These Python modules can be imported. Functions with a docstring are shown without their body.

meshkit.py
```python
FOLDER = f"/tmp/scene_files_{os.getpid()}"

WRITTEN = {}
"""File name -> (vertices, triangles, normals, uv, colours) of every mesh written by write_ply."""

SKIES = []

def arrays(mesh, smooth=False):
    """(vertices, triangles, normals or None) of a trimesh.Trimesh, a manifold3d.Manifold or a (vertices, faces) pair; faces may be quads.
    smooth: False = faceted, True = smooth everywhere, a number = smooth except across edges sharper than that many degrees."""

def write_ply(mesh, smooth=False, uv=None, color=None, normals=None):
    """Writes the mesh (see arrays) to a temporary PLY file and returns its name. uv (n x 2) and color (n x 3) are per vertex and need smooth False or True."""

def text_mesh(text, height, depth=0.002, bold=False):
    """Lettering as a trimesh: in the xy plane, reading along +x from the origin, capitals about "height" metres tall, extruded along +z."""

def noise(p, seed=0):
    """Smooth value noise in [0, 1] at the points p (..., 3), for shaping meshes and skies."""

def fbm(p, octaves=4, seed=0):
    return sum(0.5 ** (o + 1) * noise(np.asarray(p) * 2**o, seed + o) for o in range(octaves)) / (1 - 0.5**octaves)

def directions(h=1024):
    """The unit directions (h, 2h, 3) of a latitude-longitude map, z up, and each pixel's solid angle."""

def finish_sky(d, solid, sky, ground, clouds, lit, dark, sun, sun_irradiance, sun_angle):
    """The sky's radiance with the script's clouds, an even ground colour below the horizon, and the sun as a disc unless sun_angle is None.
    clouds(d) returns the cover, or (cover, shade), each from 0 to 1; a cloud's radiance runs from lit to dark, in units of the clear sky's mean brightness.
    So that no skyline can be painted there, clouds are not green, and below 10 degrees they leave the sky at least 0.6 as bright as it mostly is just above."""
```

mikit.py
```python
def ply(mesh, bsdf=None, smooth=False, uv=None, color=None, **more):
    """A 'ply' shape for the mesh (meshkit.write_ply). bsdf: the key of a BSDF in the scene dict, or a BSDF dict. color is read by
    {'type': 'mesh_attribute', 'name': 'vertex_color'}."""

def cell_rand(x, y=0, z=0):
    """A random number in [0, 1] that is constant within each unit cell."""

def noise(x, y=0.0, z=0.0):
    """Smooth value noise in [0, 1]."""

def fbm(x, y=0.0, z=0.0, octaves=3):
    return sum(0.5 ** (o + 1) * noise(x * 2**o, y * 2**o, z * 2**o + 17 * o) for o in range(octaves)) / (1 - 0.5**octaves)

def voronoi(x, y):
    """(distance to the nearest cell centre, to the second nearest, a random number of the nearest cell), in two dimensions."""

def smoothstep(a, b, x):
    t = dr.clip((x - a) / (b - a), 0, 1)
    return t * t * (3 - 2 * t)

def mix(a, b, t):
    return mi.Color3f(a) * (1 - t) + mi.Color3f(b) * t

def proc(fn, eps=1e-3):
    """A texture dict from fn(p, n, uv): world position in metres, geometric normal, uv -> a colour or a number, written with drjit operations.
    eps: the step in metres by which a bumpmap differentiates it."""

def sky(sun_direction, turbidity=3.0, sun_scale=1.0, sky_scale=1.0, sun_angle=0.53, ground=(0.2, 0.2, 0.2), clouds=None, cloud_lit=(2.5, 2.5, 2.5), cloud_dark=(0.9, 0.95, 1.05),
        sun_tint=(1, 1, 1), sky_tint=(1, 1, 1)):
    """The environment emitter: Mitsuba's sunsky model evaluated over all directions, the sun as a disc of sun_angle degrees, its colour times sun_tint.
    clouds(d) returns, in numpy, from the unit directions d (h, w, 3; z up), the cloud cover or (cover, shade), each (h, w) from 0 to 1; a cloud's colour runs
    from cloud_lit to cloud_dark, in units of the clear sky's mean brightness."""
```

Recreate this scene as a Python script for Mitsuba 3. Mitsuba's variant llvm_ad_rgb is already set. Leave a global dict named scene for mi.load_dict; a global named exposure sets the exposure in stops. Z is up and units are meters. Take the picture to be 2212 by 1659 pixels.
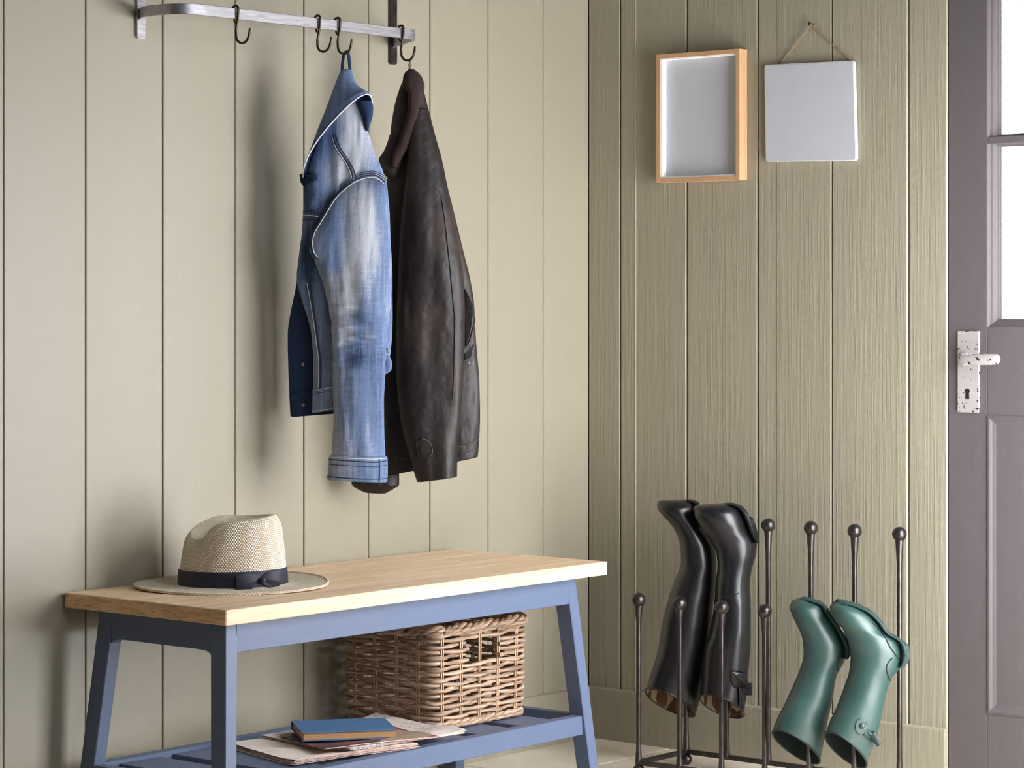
import math, numpy as np, trimesh, mitsuba as mi, mikit, drjit as dr
import manifold3d as m3
from mikit import noise, fbm, voronoi, smoothstep, mix, proc, cell_rand
import meshkit
from scipy.interpolate import PchipInterpolator, LinearNDInterpolator
from shapely.geometry import Polygon

T = mi.ScalarTransform4f
scene, labels = {}, {}

# ---------------------------------------------------------------- camera, light, exposure
YAW = 0.6925                                   # the view looks along (-sin, cos), level, with a shifted lens
FWD = np.array([-math.sin(YAW), math.cos(YAW), 0.0])
RIGHT = np.array([math.cos(YAW), math.sin(YAW), 0.0])
CAM = np.array([3.6463, -4.6692, 1.0])
scene['camera'] = {'type': 'perspective', 'fov': math.degrees(2 * math.atan(1106 / 5611.3)), 'fov_axis': 'x', 'near_clip': 0.05, 'far_clip': 200.0,
                   'principal_point_offset_x': 0.0, 'principal_point_offset_y': 0.1128,
                   'to_world': T().look_at(origin=CAM.tolist(), target=(CAM + FWD).tolist(), up=[0, 0, 1])}
scene['sky'] = mikit.sky((0.3, 0.6, 0.74), turbidity=6.0, sun_scale=0.0, sky_scale=9.0, ground=(0.75, 0.75, 0.75),
                         clouds=lambda d: np.ones(d.shape[:2]), cloud_lit=(1.0, 1.0, 1.03), cloud_dark=(0.9, 0.9, 0.95))
ADDED_KEY_RADIANCE = (14.0, 14.2, 14.8)                       # key light added as an unseen window beside the door
ADDED_FILL_RADIANCE = (5.0, 5.2, 5.8)                       # weaker fill light added as an unseen window across the hall
exposure = 0.06

# ---------------------------------------------------------------- helpers
def lin(r, g, b):
    return [((c / 255 + 0.055) / 1.055) ** 2.4 if c > 10 else c / 255 / 12.92 for c in (r, g, b)]

def rgb(c):
    return {'type': 'rgb', 'value': list(map(float, c))}

def key_free(key):
    if key not in scene and key not in labels and not any(k.startswith(key + '__') for k in scene):
        return key
    i = 1
    while True:
        k = f'{key}_{i:03d}'
        if k not in scene and k not in labels and not any(q.startswith(k + '__') for q in scene):
            return k
        i += 1

def thing(name, label=None, cat=None, group=None, kind=None):
    k = key_free(name)
    labels[k] = {}
    if label: labels[k]['label'] = label
    if cat: labels[k]['category'] = cat
    if group: labels[k]['group'] = group
    if kind: labels[k]['kind'] = kind
    return k

def put(name, mesh, mat, parent=None, smooth=30, label=None, kind=None, **more):
    k = key_free((parent + '__' if parent else '') + name)
    scene[k] = mikit.ply(mesh, mat, smooth=smooth, **more)
    if label or kind:
        labels[k] = {**({'label': label} if label else {}), **({'kind': kind} if kind else {})}
    return k

def cat(*ms):
    ms = [m for g in ms for m in (g if isinstance(g, (list, tuple)) else [g])]
    return trimesh.util.concatenate(ms)

def cbox(x0, x1, y0, y1, z0, z1, c=0.0015):
    """A box with chamfered edges."""
    lo, hi = np.minimum([x0, y0, z0], [x1, y1, z1]), np.maximum([x0, y0, z0], [x1, y1, z1])
    c = min(c, 0.45 * (hi - lo).min())
    p = []
    for s in np.ndindex(2, 2, 2):
        b = np.where(s, hi, lo)
        for k in range(3):
            q = b + np.where(np.array(s) == 1, -c, c)
            q[k] = b[k]
            p.append(q)
    return trimesh.convex.convex_hull(np.array(p))

def slanted(p0, p1, c0, c1, c=0.0015):
    """A bar with a rectangular section from centre p0 (half sizes c0 in x, y) to p1 (c1), cut level at both ends."""
    v = []
    for p, h in ((p0, c0), (p1, c1)):
        for sx in (-1, 1):
            for sy in (-1, 1):
                v += [[p[0] + sx * (h[0] - c), p[1] + sy * h[1], p[2]], [p[0] + sx * h[0], p[1] + sy * (h[1] - c), p[2]]]
    return trimesh.convex.convex_hull(np.array(v))

def resample(p, n):
    p = np.asarray(p, float)
    d = np.r_[0, np.cumsum(np.linalg.norm(np.diff(p, axis=0), axis=1))]
    keep = np.r_[True, np.diff(d) > 1e-9]
    d, p = d[keep], p[keep]
    t = np.linspace(0, d[-1], n)
    return PchipInterpolator(d, p)(t) if len(p) > 2 else np.stack([np.interp(t, d, p[:, k]) for k in range(p.shape[1])], 1)

def tube(p, r, sides=8, closed=False, flat=None, up=(0, 0, 1)):
    """A round (or, with flat=(w, h), elliptic) tube along the points."""
    p = np.asarray(p, float)
    n = len(p)
    t = (np.roll(p, -1, 0) - np.roll(p, 1, 0)) if closed else np.gradient(p, axis=0)
    t /= np.linalg.norm(t, axis=1, keepdims=True) + 1e-12
    a = np.zeros_like(t)
    ref = np.array(up, float)
    if abs(t[0] @ ref) > 0.95: ref = np.array([1.0, 0.3, 0])
    a[0] = np.cross(t[0], ref)
    for i in range(n):
        q = a[i - 1] if i else a[0]
        q = q - (q @ t[i]) * t[i]
        a[i] = q / (np.linalg.norm(q) + 1e-12)
    b = np.cross(t, a)
    r = np.broadcast_to(np.asarray(r, float), (n,))
    w, h = flat if flat else (1.0, 1.0)
    g = np.arange(sides) * 2 * np.pi / sides
    v = p[:, None] + r[:, None, None] * (w * np.cos(g)[None, :, None] * a[:, None] + h * np.sin(g)[None, :, None] * b[:, None])
    f = []
    m = n if closed else n - 1
    i, j = np.meshgrid(np.arange(m), np.arange(sides), indexing='ij')
    i2, j2 = (i + 1) % n, (j + 1) % sides
    q = np.stack([i * sides + j, i2 * sides + j, i2 * sides + j2, i * sides + j2], -1).reshape(-1, 4)
    f = np.vstack([q[:, [0, 2, 1]], q[:, [0, 3, 2]]])
    v = v.reshape(-1, 3)
    if not closed:
        v = np.vstack([v, p[:1], p[-1:]])
        j = np.arange(sides)
        k = (j + 1) % sides
        f = np.vstack([f, np.stack([j * 0 + n * sides, j, k], 1)[:, [0, 1, 2]], np.stack([j * 0 + n * sides + 1, (n - 1) * sides + k, (n - 1) * sides + j], 1)])
    out = trimesh.Trimesh(v, f, process=False)
    if out.volume < 0: out.invert()
    return out

def ball(c, r, sub=3):
    m = trimesh.creation.icosphere(sub, r)
    m.apply_translation(c)
    return m

def rounded(poly, h, r=0.001, steps=2):
    """A polygon (x, y) raised to height h with a rounded upper edge."""
    return trimesh.creation.extrude_polygon(poly, h, engine='earcut')

def prism(poly, h):
    return trimesh.creation.extrude_polygon(poly if isinstance(poly, Polygon) else Polygon(poly), h, engine='earcut')

def lathe(profile, sections=48):
    return trimesh.creation.revolve(np.asarray(profile, float), sections=sections)

class Frame:
    """Local axes of a thing hung in the room: a along the view's right, n towards the viewer's side, z up."""
    def __init__(self, origin): self.o = np.array(origin, float)
    def world(self, a, n, z):
        a, n, z = np.broadcast_arrays(np.asarray(a, float), np.asarray(n, float), np.asarray(z, float))
        return self.o + a[..., None] * RIGHT - n[..., None] * FWD + z[..., None] * np.array([0, 0, 1.0])

class Skin:
    """A hollow body lofted through sections (a0, z0, a1, z1, n, t[, lift]): an ellipse from (a0, z0) to (a1, z1), t deep to either side of depth n."""
    def __init__(self, frame, secs, rows=90, m=72, e=0.85, fold=None, cap=(True, True), grow=0.0, span=None):
        s = np.array([tuple(q) + (0.0,) * (7 - len(q)) for q in secs], float)
        mid = (s[:, :2] + s[:, 2:4]) / 2
        d = np.r_[0, np.cumsum(np.linalg.norm(np.diff(mid, axis=0), axis=1) + 0.3 * np.linalg.norm(np.diff(s[:, 2:4] - s[:, :2], axis=0), axis=1))]
        lo, hi = (0, 1) if span is None else span
        q = PchipInterpolator(d, s)(np.linspace(lo, hi, rows) * d[-1])
        g = np.arange(m) * 2 * np.pi / m
        ce, se = np.sign(np.cos(g)) * np.abs(np.cos(g)) ** e, np.sign(np.sin(g)) * np.abs(np.sin(g)) ** e
        half = (q[:, 2:4] - q[:, :2]) / 2
        ln = np.linalg.norm(half, axis=1, keepdims=True)
        half = half * (1 + grow / np.maximum(ln, 1e-6))
        c = (q[:, :2] + q[:, 2:4]) / 2
        a = c[:, 0:1] + half[:, 0:1] * ce
        z = c[:, 1:2] + half[:, 1:2] * ce + q[:, 6:7] * se
        n = q[:, 4:5] + (q[:, 5:6] + grow) * se
        if fold is not None:
            da, dn = fold(a, z, np.broadcast_to(g, a.shape))
            a, n = a + da, n + dn
        self.a, self.n, self.z, self.frame, self.m, self.rows = a, n, z, frame, m, rows
        v = frame.world(a, n, z).reshape(-1, 3)
        i, j = np.meshgrid(np.arange(rows - 1), np.arange(m), indexing='ij')
        k = (j + 1) % m
        f = np.stack([i * m + j, (i + 1) * m + j, (i + 1) * m + k, i * m + k], -1).reshape(-1, 4)
        f = np.vstack([f[:, [0, 1, 2]], f[:, [0, 2, 3]]])
        j = np.arange(m)
        for end, r in ((0, 0), (1, rows - 1)):
            if cap[end]:
                v = np.vstack([v, v[r * m:(r + 1) * m].mean(0)])
                t = np.stack([j * 0 + len(v) - 1, r * m + j, r * m + (j + 1) % m], 1)
                f = np.vstack([f, t if end == 0 else t[:, ::-1]])
        self.mesh = trimesh.Trimesh(v, f, process=False)
        if self.mesh.volume < 0: self.mesh.invert()
        fr = np.sin(g) > -0.15
        self._front = (a[:, fr].ravel(), z[:, fr].ravel(), n[:, fr].ravel())
        self.interp = None
    def front(self, a, z):
        from scipy.spatial import cKDTree
        if self.interp is None:
            self.interp = cKDTree(np.stack(self._front[:2], 1))
        d, i = self.interp.query(np.stack([np.ravel(a), np.ravel(z)], 1), k=6)
        return self._front[2][i].max(1)
    def line(self, pts, r=0.0011, step=0.004, out=0.0004, sides=6):
        p = np.asarray(pts, float)
        ln = np.linalg.norm(np.diff(p, axis=0), axis=1).sum()
        p = resample(p, max(4, int(ln / step)))
        n = self.front(p[:, 0], p[:, 1])
        w = np.array([1, 2, 3, 2, 1]) / 9
        if len(n) > 6: n = np.convolve(np.pad(n, 2, 'edge'), w, 'valid')
        return tube(self.frame.world(p[:, 0], n + out, p[:, 1]), r, sides)
    def patch(self, poly, h=0.002, step=0.004, off=0.0):
        """A patch that follows the front of the skin inside the polygon (a, z), h thick."""
        poly = Polygon(poly)
        pts, faces = trimesh.creation.triangulate_polygon(poly.segmentize(step), engine='earcut')
        m = trimesh.Trimesh(np.c_[pts, np.zeros(len(pts))], faces)
        m = m.subdivide_to_size(step * 1.6)
        m.merge_vertices()
        a, z = m.vertices[:, 0], m.vertices[:, 1]
        n = self.front(a, z) + off
        nv = len(a)
        top, bot = self.frame.world(a, n + h, z), self.frame.world(a, n - 0.001, z)
        f = m.faces
        ed = np.sort(m.edges, axis=1)
        u, inv, cnt = np.unique(ed, axis=0, return_inverse=True, return_counts=True)
        border = m.edges[cnt[inv.ravel()] == 1]
        side = np.vstack([np.stack([border[:, 0], border[:, 1], border[:, 1] + nv], 1), np.stack([border[:, 0], border[:, 1] + nv, border[:, 0] + nv], 1)])
        out = trimesh.Trimesh(np.vstack([top, bot]), np.vstack([f, f[:, ::-1] + nv, side[:, ::-1]]), process=False)
        if out.volume < 0: out.invert()
        return out

def T_ALIGN(frame, az, n, flat=False):
    """Puts a mesh made in xy (its z outwards) at (a, z) and depth n of the frame; flat keeps its own z upright."""
    m = np.eye(4)
    m[:3, :3] = np.stack([RIGHT, -FWD if flat else np.array([0, 0, 1.0]), np.array([0, 0, 1.0]) if flat else -FWD], 1)
    m[:3, 3] = frame.world(az[0], n, az[1])
    return m

# ---------------------------------------------------------------- materials
def bsdf(name, color, rough=0.6, bump=None, bump_scale=1.0, spec=0.5, metallic=0.0, sheen=0.0, eps=1e-3, clearcoat=0.0):
    base = {'type': 'principled', 'base_color': proc(color) if callable(color) else rgb(color), 'roughness': proc(rough) if callable(rough) else float(rough),
            'specular': float(spec), 'metallic': float(metallic)}
    if sheen: base['sheen'] = float(sheen)
    if clearcoat: base['clearcoat'] = float(clearcoat); base['clearcoat_gloss'] = 0.85
    if bump is not None:
        base = {'type': 'bumpmap', 'arbitrary': {**proc(bump, eps)}, 'scale': float(bump_scale), 'bsdf': base}
    scene[name] = {'type': 'twosided', 'bsdf': base}
    return name

PAINT = lin(150, 143, 124)
def paint_left(p, n, uv):
    return mi.Color3f(PAINT) * (0.97 + 0.06 * fbm(p.y * 3, p.z * 0.7, p.x))
def paint_right(p, n, uv):
    s = noise(p.x * 160, p.z * 4.5)
    return mi.Color3f(PAINT) * (0.92 + 0.08 * fbm(p.x * 6, p.z * 1.2, 3) + 0.06 * s)
def grain_left(p, n, uv):
    return 0.00020 * fbm(p.y * 260, p.z * 6, p.x * 30) + 0.0008 * noise(p.y * 9, p.z * 2)
def grain_right(p, n, uv):
    s = noise(p.x * 300, p.z * 9, p.y * 20)
    return 0.00052 * s * s + 0.00032 * fbm(p.x * 700, p.z * 20, p.y) + 0.0008 * noise(p.x * 12, p.z * 2.4)
bsdf('wall_paint_left', paint_left, 0.46, grain_left, 1.0, 0.65, eps=6e-4)
bsdf('wall_paint_right', paint_right, 0.42, grain_right, 1.0, 0.5, eps=6e-4)
bsdf('wall_gap', lin(40, 36, 28), 0.9)
bsdf('room_paint', lin(58, 52, 46), 0.8)
bsdf('ceiling_paint', lin(90, 88, 86), 0.9)
bsdf('outside_ground', lin(190, 190, 188), 0.9)

def oak(axis):
    def f(p, n, uv):
        l, w = (p.y, p.x) if axis == 'y' else (p.x, p.y)
        v = p.z
        stave = dr.floor(w / 0.07)
        r = cell_rand(stave, dr.floor(l / 0.9 + stave * 0.37))
        g = fbm(l * 5 + r * 40, w * 55, v * 70, 4)
        fine = noise(l * 16 + r * 9, w * 420, v * 420)
        c = mix(lin(214, 182, 146), lin(232, 206, 174), smoothstep(0.25, 0.75, g))
        return c * (0.93 + 0.1 * fine) * (0.95 + 0.09 * r)
    return f
bsdf('oak', oak('y'), 0.45, lambda p, n, uv: 0.0003 * noise(p.y * 14, p.x * 500, p.z * 500), 1.0, 0.4, eps=5e-4)
def oak_end(p, n, uv):
    g = fbm(p.x * 24, p.z * 190, p.y * 300, 4)
    dash = smoothstep(0.62, 0.8, noise(p.x * 70, p.z * 700))
    return mix(mix(lin(214, 168, 122), lin(236, 198, 154), smoothstep(0.3, 0.7, g)), lin(150, 104, 66), 0.45 * dash)
bsdf('oak_end', oak_end, 0.5, spec=0.35)
bsdf('blue_paint', lambda p, n, uv: mi.Color3f(lin(88, 101, 127)) * (0.96 + 0.07 * fbm(p.x * 40, p.y * 9, p.z * 40)), 0.45, spec=0.4)

def steel(p, n, uv):
    g = fbm(p.x * 260, p.y * 40, p.z * 260)
    return mix(lin(150, 146, 150), lin(205, 202, 206), g)
bsdf('steel', steel, lambda p, n, uv: 0.36 + 0.14 * noise(p.x * 300, p.y * 60, p.z * 300), metallic=0.9)
bsdf('dark_steel', lambda p, n, uv: mix(lin(52, 49, 49), lin(92, 87, 86), fbm(p.x * 120, p.y * 120, p.z * 50)), 0.3, metallic=0.85)
bsdf('iron_hook', lin(70, 62, 50), 0.32, metallic=0.85)
bsdf('frame_wood', lambda p, n, uv: mix(lin(176, 134, 98), lin(204, 166, 126), fbm(p.x * 90, p.y * 120, p.z * 6)), 0.5, spec=0.35)
bsdf('liner_white', lin(236, 234, 232), 0.6)
bsdf('grey_card', lambda p, n, uv: mi.Color3f(lin(186, 187, 193)) * (0.99 + 0.02 * fbm(p.x * 40, p.z * 40)), 0.55)
bsdf('sign_paint', lambda p, n, uv: mi.Color3f(lin(184, 185, 192)) * (0.985 + 0.03 * fbm(p.x * 50, p.z * 50)), 0.55)
bsdf('sign_edge', lin(214, 212, 208), 0.6)
bsdf('twine', lambda p, n, uv: mix(lin(112, 88, 58), lin(160, 132, 92), noise(p.x * 900, p.z * 900)), 0.9)
bsdf('door_paint', lambda p, n, uv: mi.Color3f(lin(88, 82, 83)) * (0.97 + 0.05 * fbm(p.x * 20, p.z * 4)), 0.5, lambda p, n, uv: 0.0006 * fbm(p.x * 60, p.z * 12, p.y * 30), 1.0, 0.35)
def chipped(p, n, uv):
    a = fbm(p.x * 190, p.z * 190, p.y * 190, 3)
    edge = dr.minimum(dr.minimum(p.x - 0.9582, 1.0074 - p.x), dr.minimum(p.z - 0.7652, 0.9313 - p.z))
    near = smoothstep(0.008, 0.0, dr.abs(edge))
    c = smoothstep(0.0, 0.03, a - (0.70 - 0.13 * near))
    return mix(lin(158, 153, 150), lin(38, 30, 30), c)
bsdf('chipped_white', chipped, 0.4, spec=0.5)
bsdf('black', lin(16, 14, 14), 0.7)
scene['pane_glass'] = {'type': 'thindielectric', 'int_ior': 1.5}

def flag(p, n, uv):
    r = cell_rand(dr.floor(p.x / 0.5 + 0.03), dr.floor(p.y / 0.8))
    g = fbm(p.x * 7, p.y * 7, 2, 4)
    return mix(lin(196, 184, 164), lin(226, 217, 201), g) * (0.95 + 0.08 * r)
bsdf('flagstone', flag, 0.55, lambda p, n, uv: 0.0012 * fbm(p.x * 30, p.y * 30, 1, 4), 1.0, 0.4)
bsdf('grout', lin(110, 100, 84), 0.95)

# straw, ribbon
def straw(p, n, uv):
    u = uv.x * 124
    v = uv.y * 36
    k = dr.floor(v)
    s = u + 0.5 * (k - 2 * dr.floor(k / 2))
    fu, fv = s - dr.floor(s), v - k
    cell = cell_rand(dr.floor(s), k)
    gap = smoothstep(0.0, 0.22, dr.minimum(fu, 1 - fu)) * smoothstep(0.0, 0.25, dr.minimum(fv, 1 - fv))
    return mix(lin(176, 150, 108), lin(253, 247, 232), gap * (0.72 + 0.28 * cell)) 
def straw_bump(p, n, uv):
    u = uv.x * 124
    v = uv.y * 36
    k = dr.floor(v)
    s = u + 0.5 * (k - 2 * dr.floor(k / 2))
    fu, fv = s - dr.floor(s), v - k
    return 0.0013 * dr.sin(fu * math.pi) * dr.sin(fv * math.pi)
bsdf('straw', straw, 0.6, straw_bump, 1.0, 0.35, eps=4e-4)
bsdf('ribbon', lambda p, n, uv: mi.Color3f(lin(30, 32, 50)) * (0.85 + 0.3 * noise(p.x * 60, p.y * 60, p.z * 1800)), 0.6, sheen=0.6)

def wicker(tone):
    def f(p, n, uv):
        g = fbm(p.x * 22, p.y * 22, p.z * 260, 3)
        s = noise(p.x * 90 + 7, p.y * 90, p.z * 700)
        c = mix(lin(126, 96, 72), lin(196, 170, 146), smoothstep(0.2, 0.8, g))
        return c * (0.82 + 0.3 * s) * tone
    return f
for i, t in enumerate((0.86, 1.0, 1.12)): bsdf(f'wicker_{i + 1}', wicker(t), 0.5, spec=0.4)
bsdf('wicker_stake', lin(190, 160, 130), 0.55)

bsdf('book_cloth', lambda p, n, uv: mi.Color3f(lin(72, 108, 148)) * (0.9 + 0.2 * fbm(p.x * 150, p.y * 150, p.z * 150)), 0.7)
bsdf('book_pages', lambda p, n, uv: mi.Color3f(lin(172, 132, 92)) * (0.78 + 0.4 * noise(p.x * 6, p.y * 6, p.z * 2600)), 0.85)
def newsprint(p, n, uv):
    lines = smoothstep(0.35, 0.5, noise(p.x * 30 + 4, p.y * 420)) * smoothstep(0.3, 0.5, noise(p.x * 260, p.y * 300))
    blank = smoothstep(0.45, 0.6, noise(p.x * 22, p.y * 16 + 3))
    return mix(lin(222, 210, 200), lin(150, 140, 134), 0.55 * lines * blank)
bsdf('newsprint', newsprint, 0.85)
bsdf('newsprint_pink', lambda p, n, uv: mix(lin(224, 196, 182), lin(180, 150, 146), 0.5 * smoothstep(0.45, 0.6, noise(p.x * 60, p.y * 300))), 0.85)
bsdf('magazine_print', lambda p, n, uv: mix(mix(lin(70, 60, 66), lin(128, 78, 74), smoothstep(0.4, 0.6, noise(p.x * 18, p.y * 14))), lin(170, 150, 130), smoothstep(0.66, 0.74, noise(p.x * 20 + 9, p.y * 12))), 0.4)

# ---------------------------------------------------------------- the room
def struct(name, mesh, mat, label=None, smooth=False, cat_=None):
    k = put(name, mesh, mat, smooth=smooth)
    labels[k] = {'kind': 'structure', **({'label': label} if label else {})}
    return k

H = 2.45
WL = struct('wall_left', cbox(-0.12, -0.016, -5.6, 0.12, -0.05, H, 0), 'wall_gap', 'wall of wide painted tongue and groove boards behind the bench')
GAP = 0.0024
y1, k = 0.0, 0
edges = [0.0] + [-(0.1632 + 0.1908 * i) for i in range(29)]
edges = [y for y in edges if y > -5.6] + [-5.6]
rs = np.random.default_rng(4)
for i in range(len(edges) - 1):
    a, b = edges[i + 1] + GAP / 2, edges[i] - (GAP / 2 if i else 0.0)
    d = 0.0006 * rs.random()
    put('plank', cbox(-0.016, -0.0006 + d, a, b, 0.02, H, 0.0014), 'wall_paint_left', WL, smooth=False)
WR = struct('wall_right', cat(cbox(-0.12, 0.9300, 0.016, 0.12, -0.05, H, 0), cbox(1.630, 1.69, 0.016, 0.12, -0.05, H, 0), cbox(0.9300, 1.630, 0.016, 0.12, 2.02, H, 0)),
            'wall_gap', 'wall of painted boards behind the boot rack and the framed board')
ex = [0.0, 0.0907, 0.2746, 0.4646, 0.6537, 0.8403, 0.9323]
beads = {1: 0.1351, 3: 0.5174}
for i in range(6):
    a, b = ex[i] + GAP / 2 * (i > 0), ex[i + 1] - (GAP / 2 if i < 5 else 0)
    f = -0.0014 + 0.0016 * rs.random()
    r = 0.004 if i == 2 else 0.0022
    prof = [(a, 0.016), (a, f + 0.002), (a + r, f)]
    if i in beads:
        c = beads[i]
        prof += [(c - 0.0035, f), (c - 0.0018, f - 0.0011), (c, f - 0.0014), (c + 0.0012, f + 0.0012), (c + 0.0028, f)]
    prof += [(b - r, f), (b, f + 0.002), (b, 0.016)]
    m = prism([(x, y) for x, y in prof], H - 0.02)
    m.apply_translation([0, 0, 0.02])
    put('plank', m, 'wall_paint_right', WR, smooth=False)
for i, (a, b) in enumerate(((1.630, 1.69),)):
    put('plank', cbox(a + GAP / 2, b - GAP / 2, 0.0, 0.016, 0.02, H, 0.002), 'wall_paint_right', WR, smooth=False)
for i, (a, b) in enumerate(((0.9323, 1.12), (1.12, 1.31), (1.31, 1.630))):
    put('plank', cbox(a + GAP / 2, b - GAP / 2, 0.0, 0.016, 2.03, H, 0.002), 'wall_paint_right', WR, smooth=False)

# skirting boards
def skirt(a, b, axis):
    pr = [(0.0, 0.0), (0.0135, 0.0), (0.0135, 0.1125), (0.0115, 0.1150), (0.0, 0.1158)]
    m = prism(pr, b - a)                                   # (out, up, along)
    v = m.vertices.copy()
    m.vertices = np.stack([v[:, 0], a + v[:, 2], v[:, 1]], 1) if axis == 'y' else np.stack([a + v[:, 2], -v[:, 0], v[:, 1]], 1)
    if m.volume < 0: m.invert()
    return m
struct('baseboard_left', skirt(-5.6, 0.0, 'y'), 'wall_paint_left')
struct('baseboard_right', skirt(0.0, 0.9323, 'x'), 'wall_paint_right')

# stone floor
FL = struct('floor', cbox(-0.05, 4.7, -5.7, 0.1, -0.10, -0.010, 0), 'grout', 'pale stone flag floor')
for i, x0 in enumerate(np.arange(-0.26, 4.7, 0.50)):
    off = (0.34, 0.0, 0.52, 0.2)[i % 4]
    for y0 in np.arange(-6.4 + off, 0.1, 0.80):
        xa, xb, ya, yb = max(x0, 0.0) + 0.002, min(x0 + 0.5, 4.6) - 0.002, max(y0, -5.6) + 0.002, min(y0 + 0.8, 0.0) - 0.002
        if xb - xa < 0.03 or yb - ya < 0.03: continue
        put('flagstone', cbox(xa, xb, ya, yb, -0.03, -0.0004 * rs.random(), 0.002), 'flagstone', FL, smooth=False)

# the rest of the room, out of the picture: two windows added for light, far walls, ceiling
WX, WY0, WY1, WZ0, WZ1 = 1.69, -0.9, -0.06, 0.06, 1.5
parts = [cbox(WX, WX + 0.12, WY1, 0.12, -0.05, H, 0), cbox(WX, WX + 0.12, -1.02, WY0, -0.05, H, 0), cbox(WX, WX + 0.12, WY0, WY1, -0.05, WZ0, 0), cbox(WX, WX + 0.12, WY0, WY1, WZ1, H, 0)]
struct('wall_window', cat(parts), 'room_paint')
struct('wall_return', cbox(WX + 0.12, 3.12, -1.02, -0.90, -0.05, H, 0), 'room_paint')
FX, FY0, FY1, FZ0, FZ1 = 3.0, -2.45, -1.1, 1.25, 2.38
struct('wall_far', cat(cbox(FX, FX + 0.12, -3.3, FY0, -0.05, H, 0), cbox(FX, FX + 0.12, FY1, -1.02, -0.05, H, 0), cbox(FX, FX + 0.12, FY0, FY1, -0.05, FZ0, 0), cbox(FX, FX + 0.12, FY0, FY1, FZ1, H, 0)), 'room_paint')
struct('wall_corner', cat(cbox(FX + 0.12, 4.72, -3.3, -3.18, -0.05, H, 0), cbox(4.6, 4.72, -5.72, -3.3, -0.05, H, 0)), 'room_paint')
struct('wall_back', cbox(-0.12, 4.6, -5.72, -5.6, -0.05, H, 0), 'room_paint')
struct('ceiling', cbox(-0.12, 4.72, -5.72, 0.12, H, H + 0.1, 0), 'ceiling_paint')
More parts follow.
